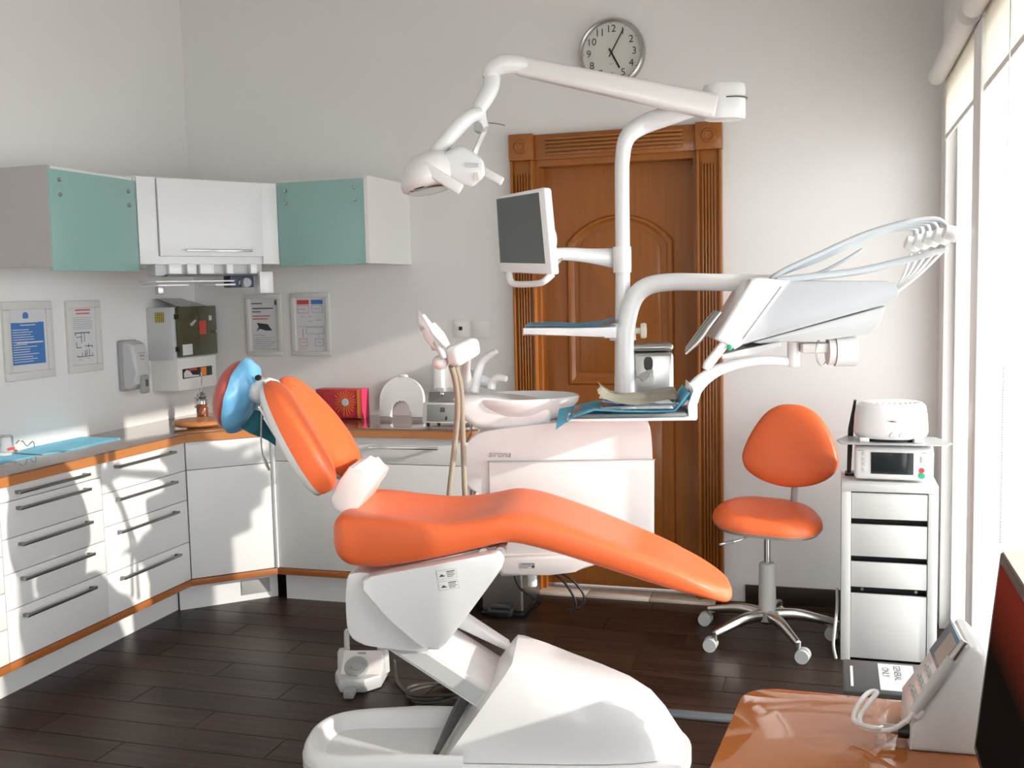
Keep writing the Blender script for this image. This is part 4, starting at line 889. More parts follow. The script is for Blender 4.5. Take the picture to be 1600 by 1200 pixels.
# hoses
hv = [.27, .33, .39, .45, .51]
for i, v_ in enumerate(hv):
    t_ = thing('whip_hose', ['grey instrument hose nearest the camera, arching up to the whip arms', 'second grey instrument hose from the camera', 'middle one of the five grey instrument hoses', 'fourth grey instrument hose, close to the door side', 'grey instrument hose farthest back, nearest the back wall'][i], 'hose', cw(.75, v_, 1.5), 'instrument hoses')
    f = (i - 2) * 2.2
    pts = [cp(1206 + i * 3, 440, V0), cp(1226 + i * 3, 425 + f * .3, V0), cp(1280 + i * 4, 402 + f * .8, V0), cp(1350 + i * 3, 372 + f * 1.2, V0), cp(1420, 350 + f * .9, V0), cp(1466, 346 + f, V0), cp(1484 - i * 5, 352 + i * 5, V0)]
    for p in pts: p.y = v_
    for p in pts: p.x -= (v_ - V0) * .16 * 0; p.z += (v_ - V0) * .0
    obj('hose', tube(pts, [.010, .010, .0095, .009, .009, .009, .008], 10, 5), 'hoseg', t_, CH, 60)
    c0 = cp(1494 - i * 7, 365 + i * 3, V0); c0.y = v_
    obj('whip_head', tube([c0 + Vector((-.03, 0, .01)), c0, c0 + Vector((.018, 0, -.016))], [.022, .027, .019], 14, 3), 'white', t_, CH, 60)
    e0 = cp(1484 - i * 6, 385 + i * 2, V0); e0.y = v_; e1 = cp(1398 + i * 8, 462, V0); e1.y = v_
    obj('whip_rod', tube([e0, e0.lerp(e1, .5) + Vector((0.006, 0, -.004)), e1], .0055, 8, 3), 'white', t_, CH, 60)
lh = [cp(1215, 438, V0), cp(1262, 433, V0), cp(1340, 424, V0), cp(1410, 408, V0), cp(1478, 390, V0)]
for p in lh: p.y = .25
o = obj('suction_hose', tube(lh, [.011, .012, .013, .012, .009], 10, 5), 'hoseg', None, CH, 60); tag(o, 'thick grey hose running below the arched instrument hoses', 'hose')
lh = [cp(1218, 438, V0), cp(1290, 428, V0), cp(1330, 412, V0), cp(1375, 385, V0)]
for p in lh: p.y = .48
o = obj('air_hose', tube(lh, [.006, .006, .006, .005], 8, 5), 'hoseg', None, CH, 60); tag(o, 'thin grey hose crossing between the thick hose and the arched hoses', 'hose')
# tissue dispenser
td = thing('paper_dispenser', 'brushed steel paper dispenser with an oval slot beside the unit post', 'dispenser', cw(.35, .82, 1.01))
u0, u1 = ch(987, 570, .60)[0], ch(1053, 570, .60)[0]; zt_ = ch(1020, 537, .60)[1]
obj('casing', box(u0, u1, .60, .74, 1.012, zt_ - .032, .018, 3), 'steel', td, CH)
obj('lid', box(u0, u1, .60, .74, zt_ - .030, zt_, .014, 3), 'steel', td, CH)
cc = cp(1013, 568, .60)
obj('slot', prism_rim([(cc.x + .017 * math.copysign(abs(math.cos(a)) ** .7, math.cos(a)), cc.z + .026 * math.copysign(abs(math.sin(a)) ** .7, math.sin(a))) for a in [2 * PI * k / 20 for k in range(20)]], .597, .603, 'y', .001, 1), 'black', td, CH)
bm = NB(); G = []
for i in range(6):
    G.append([bm.verts.new(cp(x + i * .5, y, .598 - .012 * i) + Vector((0, 0, 0))) for x, y in ((994, 592 - i), (1002, 583 + i * 3), (1013, 578 + i * 2), (1020, 576 + i * 5))])
for i in range(5):
    for j in range(3): bm.faces.new((G[i][j], G[i + 1][j], G[i + 1][j + 1], G[i][j + 1]))
bmesh.ops.solidify(bm, geom=bm.faces[:], thickness=.002)
obj('paper_sheet', bm, 'offw', td, CH, 60)
# ================================================================ ASSISTANT HOLDER
AV = .19
ah = thing('assistant_holder', 'white instrument holder bar on a jointed arm left of the spittoon bowl', 'instrument holder', cw(-.45, .2, 1.1))
bar = beam(cp(706, 560, AV - .05), cp(742, 540, AV + .08), .068, .068, .06, .06, 'holder_bar', 'white', ah, .022)
obj('holder_end', ellipsoid(cp(688, 566, AV), (.028, 0, 0), (0, .035, 0), (0, 0, .026)), 'white2', ah, CH, 60)
obj('arm', tube([cp(730, 550, AV + .06), cp(728, 566, AV + .2), cp(727, 586, AV + .4), cp(735, 606, AV + .46)], [.016, .018, .022, .024], 14, 4), 'white2', ah, CH, 60)
obj('arm_joint', tube([cp(729, 586, .66), cp(768, 600, .68)], [.026, .022], 14, 1), 'white', ah, CH, 60)
c0 = ony(689, 588, YB); wbx = thing('wall_conduit', 'narrow white box on the wall above the amalgam mixer', 'wall box', c0)
obj('cover', box(c0.x - .022, c0.x + .022, YB - .05, YB, c0.z - .07, c0.z + .07, .004), 'white', wbx)
for i, (a_, b_, nm_) in enumerate((((688, 545), (660, 492), 0), ((697, 543), (676, 505), 1))):
    d_ = AV - .02 + .06 * i
    obj('wrapped_tip', tube([cp(*a_, d_), cp((a_[0] + b_[0]) / 2 - 2, (a_[1] + b_[1]) / 2 + 2, d_), cp(*b_, d_)], [.018, .026, .008], 12, 4), 'white', ah, CH, 60)
bm = NB(); G = []
ed = [((654, 484), (652, 500)), ((664, 500), (655, 510)), ((676, 520), (664, 528)), ((690, 536), (674, 544)), ((698, 545), (676, 548))]
for i, (a_, b_) in enumerate(ed): G.append([bm.verts.new(cp(a_[0], a_[1], AV - .06).lerp(cp(b_[0], b_[1], AV - .02), j / 3) + Vector((0, .01 * math.sin(i * 2 + j), 0))) for j in range(4)])
for i in range(4):
    for j in range(3): bm.faces.new((G[i][j], G[i + 1][j], G[i + 1][j + 1], G[i][j + 1]))
bmesh.ops.solidify(bm, geom=bm.faces[:], thickness=.003)
obj('paper_wrap', bm, 'white', ah, CH, 60)
obj('suction_handle', tube([cp(681, 533, AV - .04), cp(694, 560, AV - .04)], .012, 12, 1), 'lgrey', ah, CH)
for i, pth in enumerate((((705, 572), (712, 598), (715, 640), (710, 700), (703, 762), (700, 800)), ((712, 572), (720, 605), (722, 650), (724, 700), (726, 760), (728, 800)))):
    o = obj('suction_tube', tube([cp(*p, AV + .02 * i + .05 * min(k_, 3)) for k_, p in enumerate(pth)], .0105, 12, 5), 'hose', None, CH, 60)
    tag(o, ['thick taupe hose, the one closer to the grey amalgam mixer', 'taupe hose running close against the white water unit'][i], 'hose', 'taupe hoses of the holder')
o = obj('drain_tube', tube([cp(735, 750, .46), cp(737, 770, .46), cp(728, 800, .46)], .016, 10, 4), 'steel', None, CH); tag(o, 'short grey drain hose under the water unit edge', 'hose')
o = obj('stand_rod', tube([onz(738, 640, .95), onz(735, 680, .90), onz(728, 690, .88)], .005, 8, 1), 'steel', None); o.name = 'metal_rod'; WORG['metal_rod'] = WORG.get('stand_rod', Vector()); tag(o, 'thin metal rod leaning at the counter end by the hoses', 'rod')
#--NEXT2--
# ================================================================ STOOL
sc_ = Vector((-.255, 4.44, 0))
stl = thing('work_stool', 'orange operator stool on castors standing in front of the back wall', 'stool', sc_)
def pl_seat(x, y, d): return Vector((sc_.x + x, sc_.y + y, .505 + d + .02 * (y / .2) - .012 * (x / .2)))
so_ = [(0, -.185), (.10, -.18), (.18, -.14), (.222, -.05), (.215, .05), (.17, .15), (.09, .20), (0, .205), (-.09, .20), (-.17, .15), (-.215, .05), (-.222, -.05), (-.18, -.14), (-.10, -.18)]
obj('seat', pillow(so_, lambda r: .012 + .048 * (1 - r ** 6) ** .5, lambda r: .004, pl_seat, lambda x, y: -.012 * max(0, 1 - (x / .14) ** 2 - (y / .14) ** 2), 5, 8), 'orange', stl, None, 60)
obj('seat_pan', pillow([(x * 1.0, y * 1.0) for x, y in so_], lambda r: .002, lambda r: .016, pl_seat, None, 5, 4), mat('grey_green_pan', (.36, .36, .32), .45), stl, None, 60)
bn_ = Vector((-.22, -.955, .20)).normalized(); bx_ = Vector((.974, -.225, 0)).normalized(); by_ = bn_.cross(bx_).normalized()
bcn = Vector((-.168, 4.60, .795))
def pl_back(x, y, d): return bcn + bx_ * x + by_ * y + bn_ * d
bo_ = [(.0, -.168), (.10, -.155), (.175, -.115), (.205, -.06), (.198, -.005), (.165, .075), (.115, .145), (.06, .178), (0, .187), (-.06, .178), (-.115, .14), (-.165, .065), (-.196, -.01), (-.202, -.06), (-.175, -.11), (-.10, -.15)]
obj('backrest', pillow(bo_, lambda r: .016 + .034 * (1 - r ** 4) ** .5, lambda r: .016 + .02 * (1 - r ** 4) ** .5, pl_back, None, 5, 8), 'orange', stl, None, 60)
obj('back_stem', tube([pl_back(.02, -.08, -.03), pl_back(.02, -.2, -.035), Vector((-.16, 4.62, .53)), Vector((-.19, 4.55, .475)), Vector((-.25, 4.46, .465))], [.032, .034, .034, .03, .025], 12, 5, flat=.4, up=(.2, .95, .1)), 'grey', stl, None, 60)
obj('mechanism', lathe([(0, 0), (.03, 0), (.045, .02), (.055, .035), (0, .035)], sc_ + Vector((0, 0, .455)), 20), 'grey', stl)
lv_ = [sc_ + Vector((-.04, -.02, .478)), ony(1165, 840, 4.38), ony(1148, 846, 4.36), ony(1126, 850, 4.34)]
obj('lever', tube(lv_, .0045, 8, 4), 'alu', stl); obj('lever_grip', tube([ony(1146, 846, 4.36), ony(1124, 851, 4.34)], [.009, .005], 10, 1), 'grey', stl)
obj('gas_rod', lathe([(0, .30), (.0135, .30), (.0135, .395), (.0145, .395), (.0145, .40), (.0135, .40), (.0135, .46), (0, .46)], sc_, 16), 'chrome', stl)
obj('gas_cover', lathe([(0, .10), (.036, .10), (.036, .19), (.034, .325), (.028, .33), (0, .33)], sc_, 20), mat('cover_grey', (.50, .49, .46), .4), stl)
obj('hub', lathe([(0, .07), (.03, .07), (.05, .085), (.048, .12), (.03, .13), (0, .13)], sc_, 20), 'alu', stl)
for k_ in range(5):
    a = math.radians(-62 + 72 * k_); dr2 = Vector((math.cos(a), math.sin(a), 0)); pe = sc_ + dr2 * .285
    lg = obj('leg', tube([sc_ + dr2 * .02 + Vector((0, 0, .105)), sc_ + dr2 * .12 + Vector((0, 0, .108)), sc_ + dr2 * .22 + Vector((0, 0, .088)), pe + Vector((0, 0, .072))], [.028, .025, .02, .017], 12, 4, flat=.8, up=(0, 0, 1)), 'alu', stl, None, 60)
    ca = a + [.9, 2.8, 1.2, .3, -.9][k_]; ax_ = Vector((-math.sin(ca), math.cos(ca), 0)); off = Vector((math.cos(ca), math.sin(ca), 0)) * .018
    obj('stem', lathe([(0, 0), (.012, 0), (.012, .035), (0, .035)], pe + Vector((0, 0, .045)), 12), 'alu', lg)
    c = obj('castor', tube([pe + off + Vector((0, 0, .0275)) - ax_ * .026, pe + off + Vector((0, 0, .0275)) - ax_ * .008], .0275, 18, 1), 'lgrey', lg)
    bm = tube([pe + off + Vector((0, 0, .0275)) + ax_ * .008, pe + off + Vector((0, 0, .0275)) + ax_ * .026], .0275, 18, 1)
    obj('castor', bm, 'lgrey', lg)
    bm = tube([pe + off + Vector((0, 0, .034)) - ax_ * .008, pe + off + Vector((0, 0, .034)) + ax_ * .008], .027, 14, 1); obj('castor_hood', bm, 'grey', lg)
# ================================================================ DRAWER UNIT
ux0, ux1, uy0, uy1, uz1 = .040, .395, 4.25, 4.58, .712
M['unitw'] = mat('unit_laminate', (.60, .60, .585), .4, var=.01)
du = thing('drawer_unit', 'slim white drawer unit with black finger gaps by the window', 'drawer unit', ((ux0 + ux1) / 2, 4.42, 0))
for a in ((ux0, ux0 + .036, 0, uz1 - .03), (ux1 - .036, ux1, 0, uz1 - .03)): obj('side_panel', box(a[0], a[1], uy0, uy1, a[2], a[3], .0015), 'unitw', du)
obj('top_panel', box(ux0, ux1, uy0 - .002, uy1, uz1 - .03, uz1, .0015), 'unitw', du)
obj('dark_inside', box(ux0 + .036, ux1 - .036, uy0 + .05, uy1 - .01, .02, uz1 - .03), 'black', du)
for z0, z1 in ((.574, .676), (.424, .550), (.300, .400)): obj('drawer', box(ux0 + .038, ux1 - .038, uy0 + .004, uy0 + .022, z0, z1, .0015), 'unitw', du)
dd = obj('door', box(ux0 + .038, ux1 - .038, uy0 + .004, uy0 + .022, .012, .272, .0015), 'unitw', du)
for x in (.12, .32): obj('screw', lathe([(0, .004), (.006, .004), (.006, 0), (0, 0)], (x, uy0 + .03, .285), 10, (0, -1, 0)), 'steel', du)
# device on the unit
M1 = frame_m(Vector((.225, 4.30, uz1)), (1, -.05, 0), (0, -.12, 1))
mot = thing('surgical_motor', 'white motor console with dark screen and red and green buttons', 'control unit', (.225, 4.36, uz1))
obj('casing', box(-.138, .155, .006, .14, -.20, 0, .018, 3), 'white', mot, M1)
sc2 = obj('screen', box(-.075, .082, .034, .122, .0, .0025, .001), 'dscreen', mot, M1)
obj('red_button', lathe([(0, .004), (.010, .004), (.010, 0), (0, 0)], M1 @ Vector((.112, .054, 0)), 16, M1.col[2].xyz), 'redb', mot)
obj('green_button', lathe([(0, .004), (.012, .004), (.012, 0), (0, 0)], M1 @ Vector((.112, .032, 0)), 16, M1.col[2].xyz), 'green', mot)
obj('rocker_button', box(.106, .118, .084, .11, 0, .003, .001), 'lgrey', mot, M1)
for i in range(4): obj('key', box(-.108, -.094, .045 + i * .021, .058 + i * .021, 0, .0025, .001), 'lgrey', mot, M1)
strips('print_lines', [(-.125, -.10, .126, .129), (.11, .128, .122, .125)], 'inkg', mot, M1, 0, .0006)
sp_ = thing('steel_plate', 'thin grey plate sticking out between the motor console and the centrifuge', 'plate', (.225, 4.36, .86))
pz = .868
obj('plate', prism([(.035, 4.24), (.42, 4.24), (.445, 4.30), (.40, 4.46), (.06, 4.46), (.02, 4.33)], pz, pz + .005, 'z', .001, 1), 'grey', sp_)
for x, y in ((.10, 4.44), (.36, 4.44)): obj('foot', lathe([(0, 0), (.012, 0), (.012, .02), (0, .02)], (x, y, pz - .02), 12), 'black', sp_)
ce = thing('centrifuge', 'round white bench centrifuge with vent slots and warning triangles', 'centrifuge', (.225, 4.36, .88))
cz0 = pz + .005
prof = [(0, .012), (.125, .012), (.134, .02), (.140, .035), (.136, .10), (.130, .138), (.118, .15), (.10, .155), (0, .158)]
cbd = obj('housing', lathe(prof, (.225, 4.36, cz0), 40, sx=1.0, sy=.72), 'white', ce, None, 30)
for i in range(12):
    a = math.radians(-150 + i * 120 / 11); x, y = .225 + .112 * math.cos(a), 4.36 + .112 * .72 * math.sin(a)
    obj('vent_slot', box(-.002, .002, -.008, .008, -.001, .0015), 'grey', cbd, Matrix.Translation((x, y, cz0 + .1535)) @ Matrix.Rotation(a + PI / 2, 4, 'Z'))
for sx_ in (-.10, .10): obj('foot', box(.225 + sx_ - .018, .225 + sx_ + .018, 4.275, 4.30, cz0, cz0 + .018, .003), 'white', ce)
obj('base_shadow_gap', lathe([(0, 0), (.11, 0), (.11, .013), (0, .013)], (.225, 4.36, cz0), 30, sx=1, sy=.72), 'black', ce).name = 'base_gap_shade'  # black disc colours in the shadow gap below the housing
WORG['base_gap_shade'] = Vector()
cf = frame_m(Vector((.225, 4.2585, cz0)), (1, 0, 0), (0, 0, 1))
for x in (.0, .034):
    tri = prism([(x - .010, .026), (x + .010, .026), (x, .044)], 0, .0012, 'z'); q_ = obj('warning_triangle', tri, 'inkg', cbd, cf)
    obj('triangle_face', prism([(x - .0072, .0278), (x + .0072, .0278), (x, .0405)], 0.0012, .0016, 'z'), 'white', q_, cf)
obj('maker_mark', prism([(-.02, .088), (.0, .083), (.022, .092), (.01, .087), (.02, .082), (-.004, .084)], -.001, .002, 'z'), 'inkr', cbd, cf)
fb = thing('black_stand', 'narrow black bracket leaning behind the centrifuge', 'bracket', (.07, 4.45, uz1))
obj('arm', prism_rim([(.062, .715), (.078, .715), (.085, .86), (.098, 1.02), (.088, 1.02), (.066, .90)], 4.44, 4.47, 'y', .003, 1), 'black', fb)
obj('foot', box(.055, .10, 4.42, 4.49, uz1, uz1 + .012, .002), 'black', fb)
# cable beside the unit
cbp = [ony(1312, 1010, 4.22), ony(1308, 985, 4.24), ony(1316, 965, 4.26), ony(1326, 955, 4.3)]
cbp = [Vector((.022, 4.235, .01)), Vector((.012, 4.22, .07)), Vector((.018, 4.23, .14)), Vector((.026, 4.30, .20)), Vector((.026, 4.42, .24))]
o = obj('power_cable', tube(cbp, .006, 8, 5), 'lgrey'); tag(o, 'pale cable looping up beside the foot of the slim drawer unit', 'cable')
# ================================================================ WASTE BINS
wx0, wx1, wy0, wy1 = -1.545, -1.345, 4.48, 4.78
wb = thing('pedal_bin', 'brushed steel pedal bin with a black pedal below the water unit', 'bin', (-1.44, 4.63, 0))
obj('body', box(wx0, wx1, wy0, wy1, .02, .40, .014, 3), 'steel', wb); obj('base', box(wx0 - .003, wx1 + .003, wy0 - .003, wy1 + .003, 0, .022, .006), 'black', wb)
obj('lid', box(wx0 - .004, wx1 + .004, wy0 - .004, wy1 + .004, .40, .43, .010), 'steel', wb)
obj('pedal', box(-1.50, -1.385, wy0 - .07, wy0 + .01, .018, .05, .008), 'black', wb)
obj('pedal', box(-1.49, -1.395, wy0 - .05, wy0, .045, .062, .006), 'black', wb).name = 'pedal_pad'; WORG['pedal_pad'] = Vector()
gb = thing('waste_bin', 'dark grey lidded bin with a paper label reading GENERAL ONLY', 'bin', (.16, 2.87, 0))
gz = .45
obj('body', box(.04, .34, 2.76, 2.985, 0, gz - .03, .012), 'dgrey', gb)
ld = obj('lid', box(.032, .35, 2.745, 2.99, gz - .03, gz, .008), mat('dark_lid', (.075, .075, .077), .45), gb)
gm = Matrix.Translation((0, 0, gz))
obj('slot_tag', box(.052, .059, 2.78, 2.93, 0, .0012), 'paper', ld, gm)
lbl = obj('label', box(.125, .215, 2.77, 2.965, 0, .0012), 'paper', ld, gm)
# writing runs across the lid, read from the unit's side
tm = gm @ Matrix.Translation((.172, 2.90, .0013)) @ Matrix.Rotation(-PI / 2, 4, 'Z')
text('label_text', 'GENERAL', .026, tm, 'ink', lbl, .0003)
text('label_text', 'ONLY', .026, gm @ Matrix.Translation((.142, 2.90, .0013)) @ Matrix.Rotation(-PI / 2, 4, 'Z'), 'ink', lbl, .0003)
# ================================================================ DESK
dz = .75
dk = thing('desk', 'desk with a glossy orange glass top and a rounded corner', 'desk', (.15, 1.45, 0))
crn = [(-.13 + .0 + .07 - .07 * math.cos(a), 1.865 + .07 * math.sin(a)) for a in [PI / 2 * i / 8 for i in range(9)]]
crn = [(-.155 + .06 - .06 * math.cos(a), 1.88 + .06 * math.sin(a)) for a in [PI / 2 * i / 8 for i in range(9)]]
dpts = [(-.19, .95), (-.178, 1.59)] + crn + [(.43, 1.935), (.43, .95)]
obj('glass_top', prism_rim(dpts, dz - .012, dz, 'z', .003, 2), 'desk', dk)
obj('frame', prism([(p[0] * .96 + .008, p[1] * .97 + .04) for p in dpts], dz - .03, dz - .0125, 'z'), 'edge', dk)
for x, y in ((-.10, 1.0), (-.08, 1.85), (.38, 1.0), (.38, 1.85)): obj('leg', lathe([(0, 0), (.022, 0), (.022, dz - .03), (0, dz - .03)], (x, y, 0), 16), 'steel', dk)
# apex device
dv_ = thing('root_canal_device', 'white wedge shaped desk device with a blue screen, keypad and pen handpiece', 'device', (.17, 1.80, dz))
W1 = frame_m(Vector((.172, 1.80, dz)), (1, .04, 0), (-.04, 1, 0))
prf_ = [(-.052, 0), (.058, 0), (.066, .10), (.058, .165), (.045, .178), (.035, .176), (-.05, .045)]
hs = obj('housing', prism_rim(prf_, -.075, .075, 'y', .008, 3), 'white', dv_, W1)
slp = Vector((.085, 0, .131)); sl_len = slp.length
KM = W1 @ frame_m(Vector((-.05, 0, .045)), (0, -1, 0), slp)           # x towards the camera side, y up the slope
kp = obj('keypad', box(-.060, .062, .004, .152, -.002, .006, .003), 'white2', dv_, KM)
bs = obj('screen_surround', box(-.058, .060, .088, .150, .005, .0085, .004), 'bluescr', dv_, KM)
obj('display', box(-.02, .042, .096, .142, .0085, .0095), 'tan', bs, KM)
for i in range(3):
    for j in range(3): obj('key', box(-.03 + i * .026, -.012 + i * .026, .022 + j * .021, .034 + j * .021, .005, .0085, .002), 'lgrey', kp, KM)
for i in range(3):
    for j in range(3): strips('key_mark', [(-.026 + i * .026, -.016 + i * .026, .027 + j * .021, .029 + j * .021)], 'inkg', kp, KM, .0086, .0003)
obj('holder_clip', box(.062, .082, .012, .03, -.004, .012, .003), 'white', dv_, KM)
pen = obj('pen', tube([KM @ Vector((.075, .020, .008)), KM @ Vector((.075, .06, .010)), KM @ Vector((.075, .125, .012))], [.008, .0095, .008], 14, 3), 'lgrey', dv_, None, 60)
obj('pen_tip', tube([KM @ Vector((.075, .125, .012)), KM @ Vector((.075, .128, .012)), KM @ Vector((.075, .16, .013))], [.005, .0065, .0055], 12, 2), 'steel', pen)
pg = W1 @ Vector((-.062, -.045, .022))
obj('plug_collar', tube([pg + Vector((.012, 0, 0)), pg + Vector((-.006, 0, 0))], .013, 16, 1), 'black', dv_); obj('plug', tube([pg + Vector((-.006, 0, 0)), pg + Vector((-.028, 0, .001))], [.008, .007], 14, 1), 'steel', dv_)
def dd_(px, py, z): return onz(px, py, z)
cpts_ = [pg + Vector((-.028, 0, .001)), dd_(1368, 1138, dz + .03), dd_(1340, 1130, dz + .022), dd_(1334, 1118, dz + .03), dd_(1345, 1095, dz + .05), dd_(1358, 1082, dz + .055), dd_(1370, 1082, dz + .055), dd_(1356, 1100, dz + .045), dd_(1343, 1122, dz + .028), dd_(1352, 1138, dz + .02), dd_(1390, 1141, dz + .03), dd_(1420, 1124, dz + .05), KM @ Vector((.075, .0, .008)), KM @ Vector((.075, .022, .008))]
o = obj('device_cable', tube(cpts_, .0042, 8, 5), 'white2'); tag(o, 'white cable looping from the desk device to its pen', 'cable')
# computer monitor
cmn = thing('computer_monitor', 'black desktop monitor with a red reflection painted on its dark screen, seen from its edge', 'computer monitor', (.25, 1.5, dz))
tl = Vector((.240, 1.66, 1.098)); tr_ = Vector((.240, 1.24, 1.098)); bl_ = Vector((.208, 1.66, .79)); br_ = Vector((.208, 1.24, .79))
obj('casing', quad_slab([tl, bl_, br_, tr_][::-1], -.028, None, .004), 'black', cmn)
n_ = (br_ - tl).cross(bl_ - tr_).normalized()
if n_.x > 0: n_ = -n_
def sb(a, b_): return tl.lerp(tr_, a).lerp(bl_.lerp(br_, a), b_) + n_ * .0012
sm = mat('red_reflection_screen', (.008, .006, .006), .6, var=.2, spec=0.0)
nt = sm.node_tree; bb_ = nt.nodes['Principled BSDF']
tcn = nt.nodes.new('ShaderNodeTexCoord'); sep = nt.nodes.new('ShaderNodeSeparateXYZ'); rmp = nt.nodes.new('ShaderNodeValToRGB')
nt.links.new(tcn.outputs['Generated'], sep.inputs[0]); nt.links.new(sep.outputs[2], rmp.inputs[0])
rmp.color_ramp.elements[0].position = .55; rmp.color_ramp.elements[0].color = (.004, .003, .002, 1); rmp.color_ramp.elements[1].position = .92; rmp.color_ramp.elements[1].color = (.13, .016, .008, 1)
nt.links.new(rmp.outputs[0], bb_.inputs['Emission Color']); bb_.inputs['Emission Strength'].default_value = .6  # red reflection put in as a weak glow near the screen top
q4 = [sb(.05, .05), sb(.05, .95), sb(.95, .95), sb(.95, .05)]
if (q4[1] - q4[0]).cross(q4[3] - q4[0]).dot(n_) < 0: q4 = q4[::-1]
obj('screen', quad_slab(q4, .001), sm, cmn)
bz = quad_slab([tl + n_ * .001 + Vector((.004, 0, .001)), tr_ + n_ * .001 + Vector((.004, 0, .001)), tr_ + Vector((.034, 0, .001)), tl + Vector((.034, 0, .001))], .002)
obj('top_edge', bz, mat('cream_edge', (.45, .44, .38), .4), cmn)
obj('neck', box(.245, .285, 1.43, 1.48, dz + .008, .95, .005), 'black', cmn); obj('foot', prism_rim([(.20, 1.38), (.34, 1.36), (.40, 1.44), (.40, 1.53), (.34, 1.61), (.20, 1.59)], dz, dz + .012, 'z', .003, 1), 'black', cmn)
# ================================================================ THINGS ON THE WORKTOP
zt = ZT
def zc(px, py, zz=zt): p = onz(px, py, zz); p.x = max(p.x, XL + .006); return p
def flat(nm, lab, L, m_, cat, th=.002, dz_=.0):
    pts = [(p.x, p.y) for p in L]; o = obj(nm, prism(pts, zt + .0005 + dz_, zt + .0005 + dz_ + th, 'z'), m_); tag(o, lab, cat, 'blue worktop mats'); return o
flat('paper_mat', 'large blue paper mat spread along the worktop under the notices', [zc(24, 708), zc(66, 711), zc(98, 706), zc(188, 685), zc(122, 683), zc(60, 691), zc(20, 698)], 'bmat', 'paper mat')
flat('paper_mat', 'smaller blue paper mat at the glass jar, cut off by the picture edge', [zc(-60, 735), zc(24, 720), zc(58, 712.5), zc(20, 710), zc(-40, 716)], 'bmat', 'paper mat')
jp = zc(9, 712)
jr = thing('glass_jar', 'small clear glass jar with a red mark on the blue mat', 'jar', jp + Vector((0, 0, .003)))
obj('glass', lathe([(0, 0), (.03, 0), (.033, .01), (.033, .075), (.03, .078), (.028, .075), (.028, .012), (0, .01)], jp + Vector((0, 0, .0035)), 24), 'clear', jr)
obj('jar_label', box(-.018, .018, -.006, .006, 0, .001), 'inkr', jr, frame_m(jp + Vector((.033, -.004, .03)), (0.1, 1, 0), (0, 0, 1)))
wp = [zc(25, 693, zt + .05), zc(30, 688, zt + .07), zc(36, 690, zt + .06), zc(42, 697, zt + .02), zc(48, 692, zt + .05), zc(52, 690, zt + .055), zc(54, 699, zt + .012)]
o = obj('wire_form', tube(wp, .0022, 6, 5), 'steel'); tag(o, 'bent thin wire standing on the blue mat behind the glass jar', 'wire')
# round board and burner
bdc = onz(312, 667, zt)
bdc = Vector((-2.985, 4.45, zt))
rbt = thing('round_board', 'round orange wooden board lying on the worktop corner', 'board', bdc)
obj('board', lathe([(0, .002), (.118, .002), (.128, .010), (.128, .020), (.120, .028), (.0, .028)], bdc, 36), 'edge', rbt); obj('foot_ring', lathe([(0, 0), (.06, 0), (.06, .003), (0, .003)], bdc, 24), 'dgrey', rbt)
bp_ = onz(333, 652, zt); bp_.x = min(bp_.x, -3.02); bp_.y = 4.66
br = thing('spray_bottle', 'chrome and amber dosing bottle with a tall thin spout in the corner', 'bottle', bp_)
obj('glass', lathe([(0, 0), (.028, 0), (.03, .01), (.03, .06), (.022, .075), (.018, .078), (0, .078)], bp_, 20), 'amber', br); obj('base_ring', lathe([(0, 0), (.032, 0), (.032, .012), (0, .012)], bp_, 20), 'chrome', br)
obj('collar', lathe([(0, .074), (.022, .074), (.030, .082), (.030, .10), (.022, .11), (.026, .12), (.020, .135), (.008, .145), (0, .146)], bp_, 20), 'chrome', br)
obj('spout', tube([bp_ + Vector((0, 0, .14)), bp_ + Vector((0, 0, .18)), bp_ + Vector((.004, 0, .215)), bp_ + Vector((.004, 0, .245))], [.005, .004, .0035, .004], 8, 3), 'chrome', br)
obj('trigger', box(bp_.x - .045, bp_.x - .02, bp_.y - .006, bp_.y + .006, bp_.z + .06, bp_.z + .115, .004), 'chrome', br)
# arch, box, mixer
ac = Vector((-2.065, 4.83, zt)); R1, R0 = .116, .053
outer = [(R1 * math.cos(a), .094 + R1 * math.sin(a)) for a in [PI * i / 24 for i in range(25)]]; inner = [(R0 * math.cos(a), .036 + R0 * math.sin(a)) for a in [PI * i / 18 for i in range(19)]][::-1]
ap = [(R1 + .004, .004)] + outer + [(-R1 - .004, .004), (-R0, .004)] + inner + [(R0, .004)]
at_ = thing('white_arch', 'white horseshoe shaped shield standing upright on the brown worktop', 'shield', ac)
bm = NB(); am_ = frame_m(ac, (1, .02, 0), (0, .18, 1))
prism_rim(ap, -.016, .016, 'z', .006, 2, bm); obj('arch', bm, 'white', at_, am_); obj('top_clip', box(-.018, .02, .206, .220, -.02, .02, .004), 'white', at_, am_)
pb_ = Vector((-2.36, 4.81, zt))
bxo = thing('patterned_box', 'red and orange patterned carton behind the chair backrest', 'carton', pb_)
bb1 = obj('carton', box(-2.52, -2.262, 4.79, 4.87, zt, 1.016, .003), 'pink', bxo)
obj('orange_band', box(-2.288, -2.268, 4.788, 4.79, zt + .002, 1.014), 'orp', bb1); obj('pink_band', box(-2.268, -2.261, 4.787, 4.871, zt, 1.017), mat('pink_edge', (.75, .05, .14), .4), bb1)
R5 = random.Random(11); cq = Vector((-2.355, 4.7885, .95))
for i in range(22):
    a = 2 * PI * i / 22; l0, l1 = .024, .05 + R5.random() * .022
    obj('ray', box(l0, l1, -.0014, .0014, 0, .001), 'orp', bb1, frame_m(cq, (1, 0, 0), (0, 0, 1)) @ Matrix.Rotation(a, 4, 'Z') @ Matrix.Translation((0, 0, 0)))
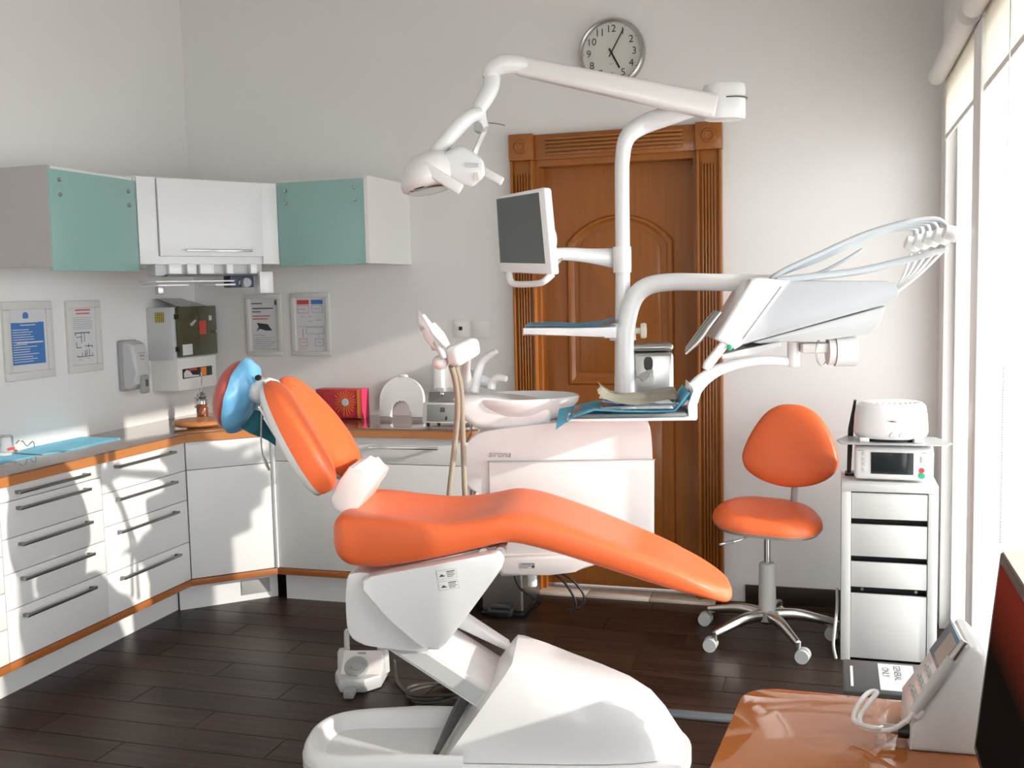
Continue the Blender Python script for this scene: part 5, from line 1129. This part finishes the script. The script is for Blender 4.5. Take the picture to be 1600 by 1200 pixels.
obj('medallion', lathe([(0, .0015), (.018, .0015), (.02, 0), (0, 0)], cq, 18, (0, -1, 0)), 'lgrey', bb1)
mx0 = onz(655, 661, zt)
ag = thing('amalgam_mixer', 'white mixer with a grey control panel and smoked lid on the worktop', 'mixer', (-1.74, 4.70, zt))
A1m = frame_m(Vector((-1.75, 4.60, zt)), (1, .0, 0), (0, 1, 0))
for x, y in ((-.09, .02), (.09, .02), (-.09, .16), (.09, .16)): obj('foot', lathe([(0, 0), (.008, 0), (.008, .012), (0, .012)], A1m @ Vector((x, y, 0)), 10), 'black', ag)
obj('body', prism_rim([(0, .01), (.015, .105), (.16, .12), (.175, .01)], -.115, .115, 'x', .010, 2), 'white', ag, A1m)
pnl = frame_m(A1m @ Vector((0, .0065, .055)), (1, 0, 0), (0, .155, 1))
pp_ = obj('panel', box(-.09, .06, -.038, .042, -.002, .0015, .002), 'grey', ag, pnl); obj('display', box(-.022, .002, .006, .028, .001, .003), 'dgrey', pp_, pnl); obj('key', box(.006, .014, -.032, -.014, .001, .003), 'black', pp_, pnl)
obj('smoked_lid', prism_rim([(.02, .108), (.035, .155), (.13, .165), (.155, .122)], -.09, .10, 'x', .008, 2), mat('smoked_plastic', (.20, .19, .18), .12, coat=.6), ag, A1m)
obj('lid_knob', ellipsoid(A1m @ Vector((-.02, .03, .145)), (.012, 0, 0), (0, .008, 0), (0, 0, .012)), 'chrome', ag)
# cables under the unit
for i, pts in enumerate((((803, 895), (812, 918), (835, 935), (852, 942)), ((862, 894), (880, 908), (895, 930), (900, 946), (893, 958)), ((870, 893), (890, 903), (908, 922), (913, 938), (905, 950), (885, 952)))):
    dpt = [.62, .68, .74][i]; P3 = [cp(*p, dpt) for p in pts]
    for p in P3: p.z = max(p.z, .006)
    o = obj('floor_cable', tube(P3, .005, 8, 5), 'black', None, CH, 60); tag(o, ['black cable hanging in front of the steel pedal bin', 'black cable drooping under the water unit, the inner of two', 'black cable drooping under the water unit, the outer of two'][i], 'cable')
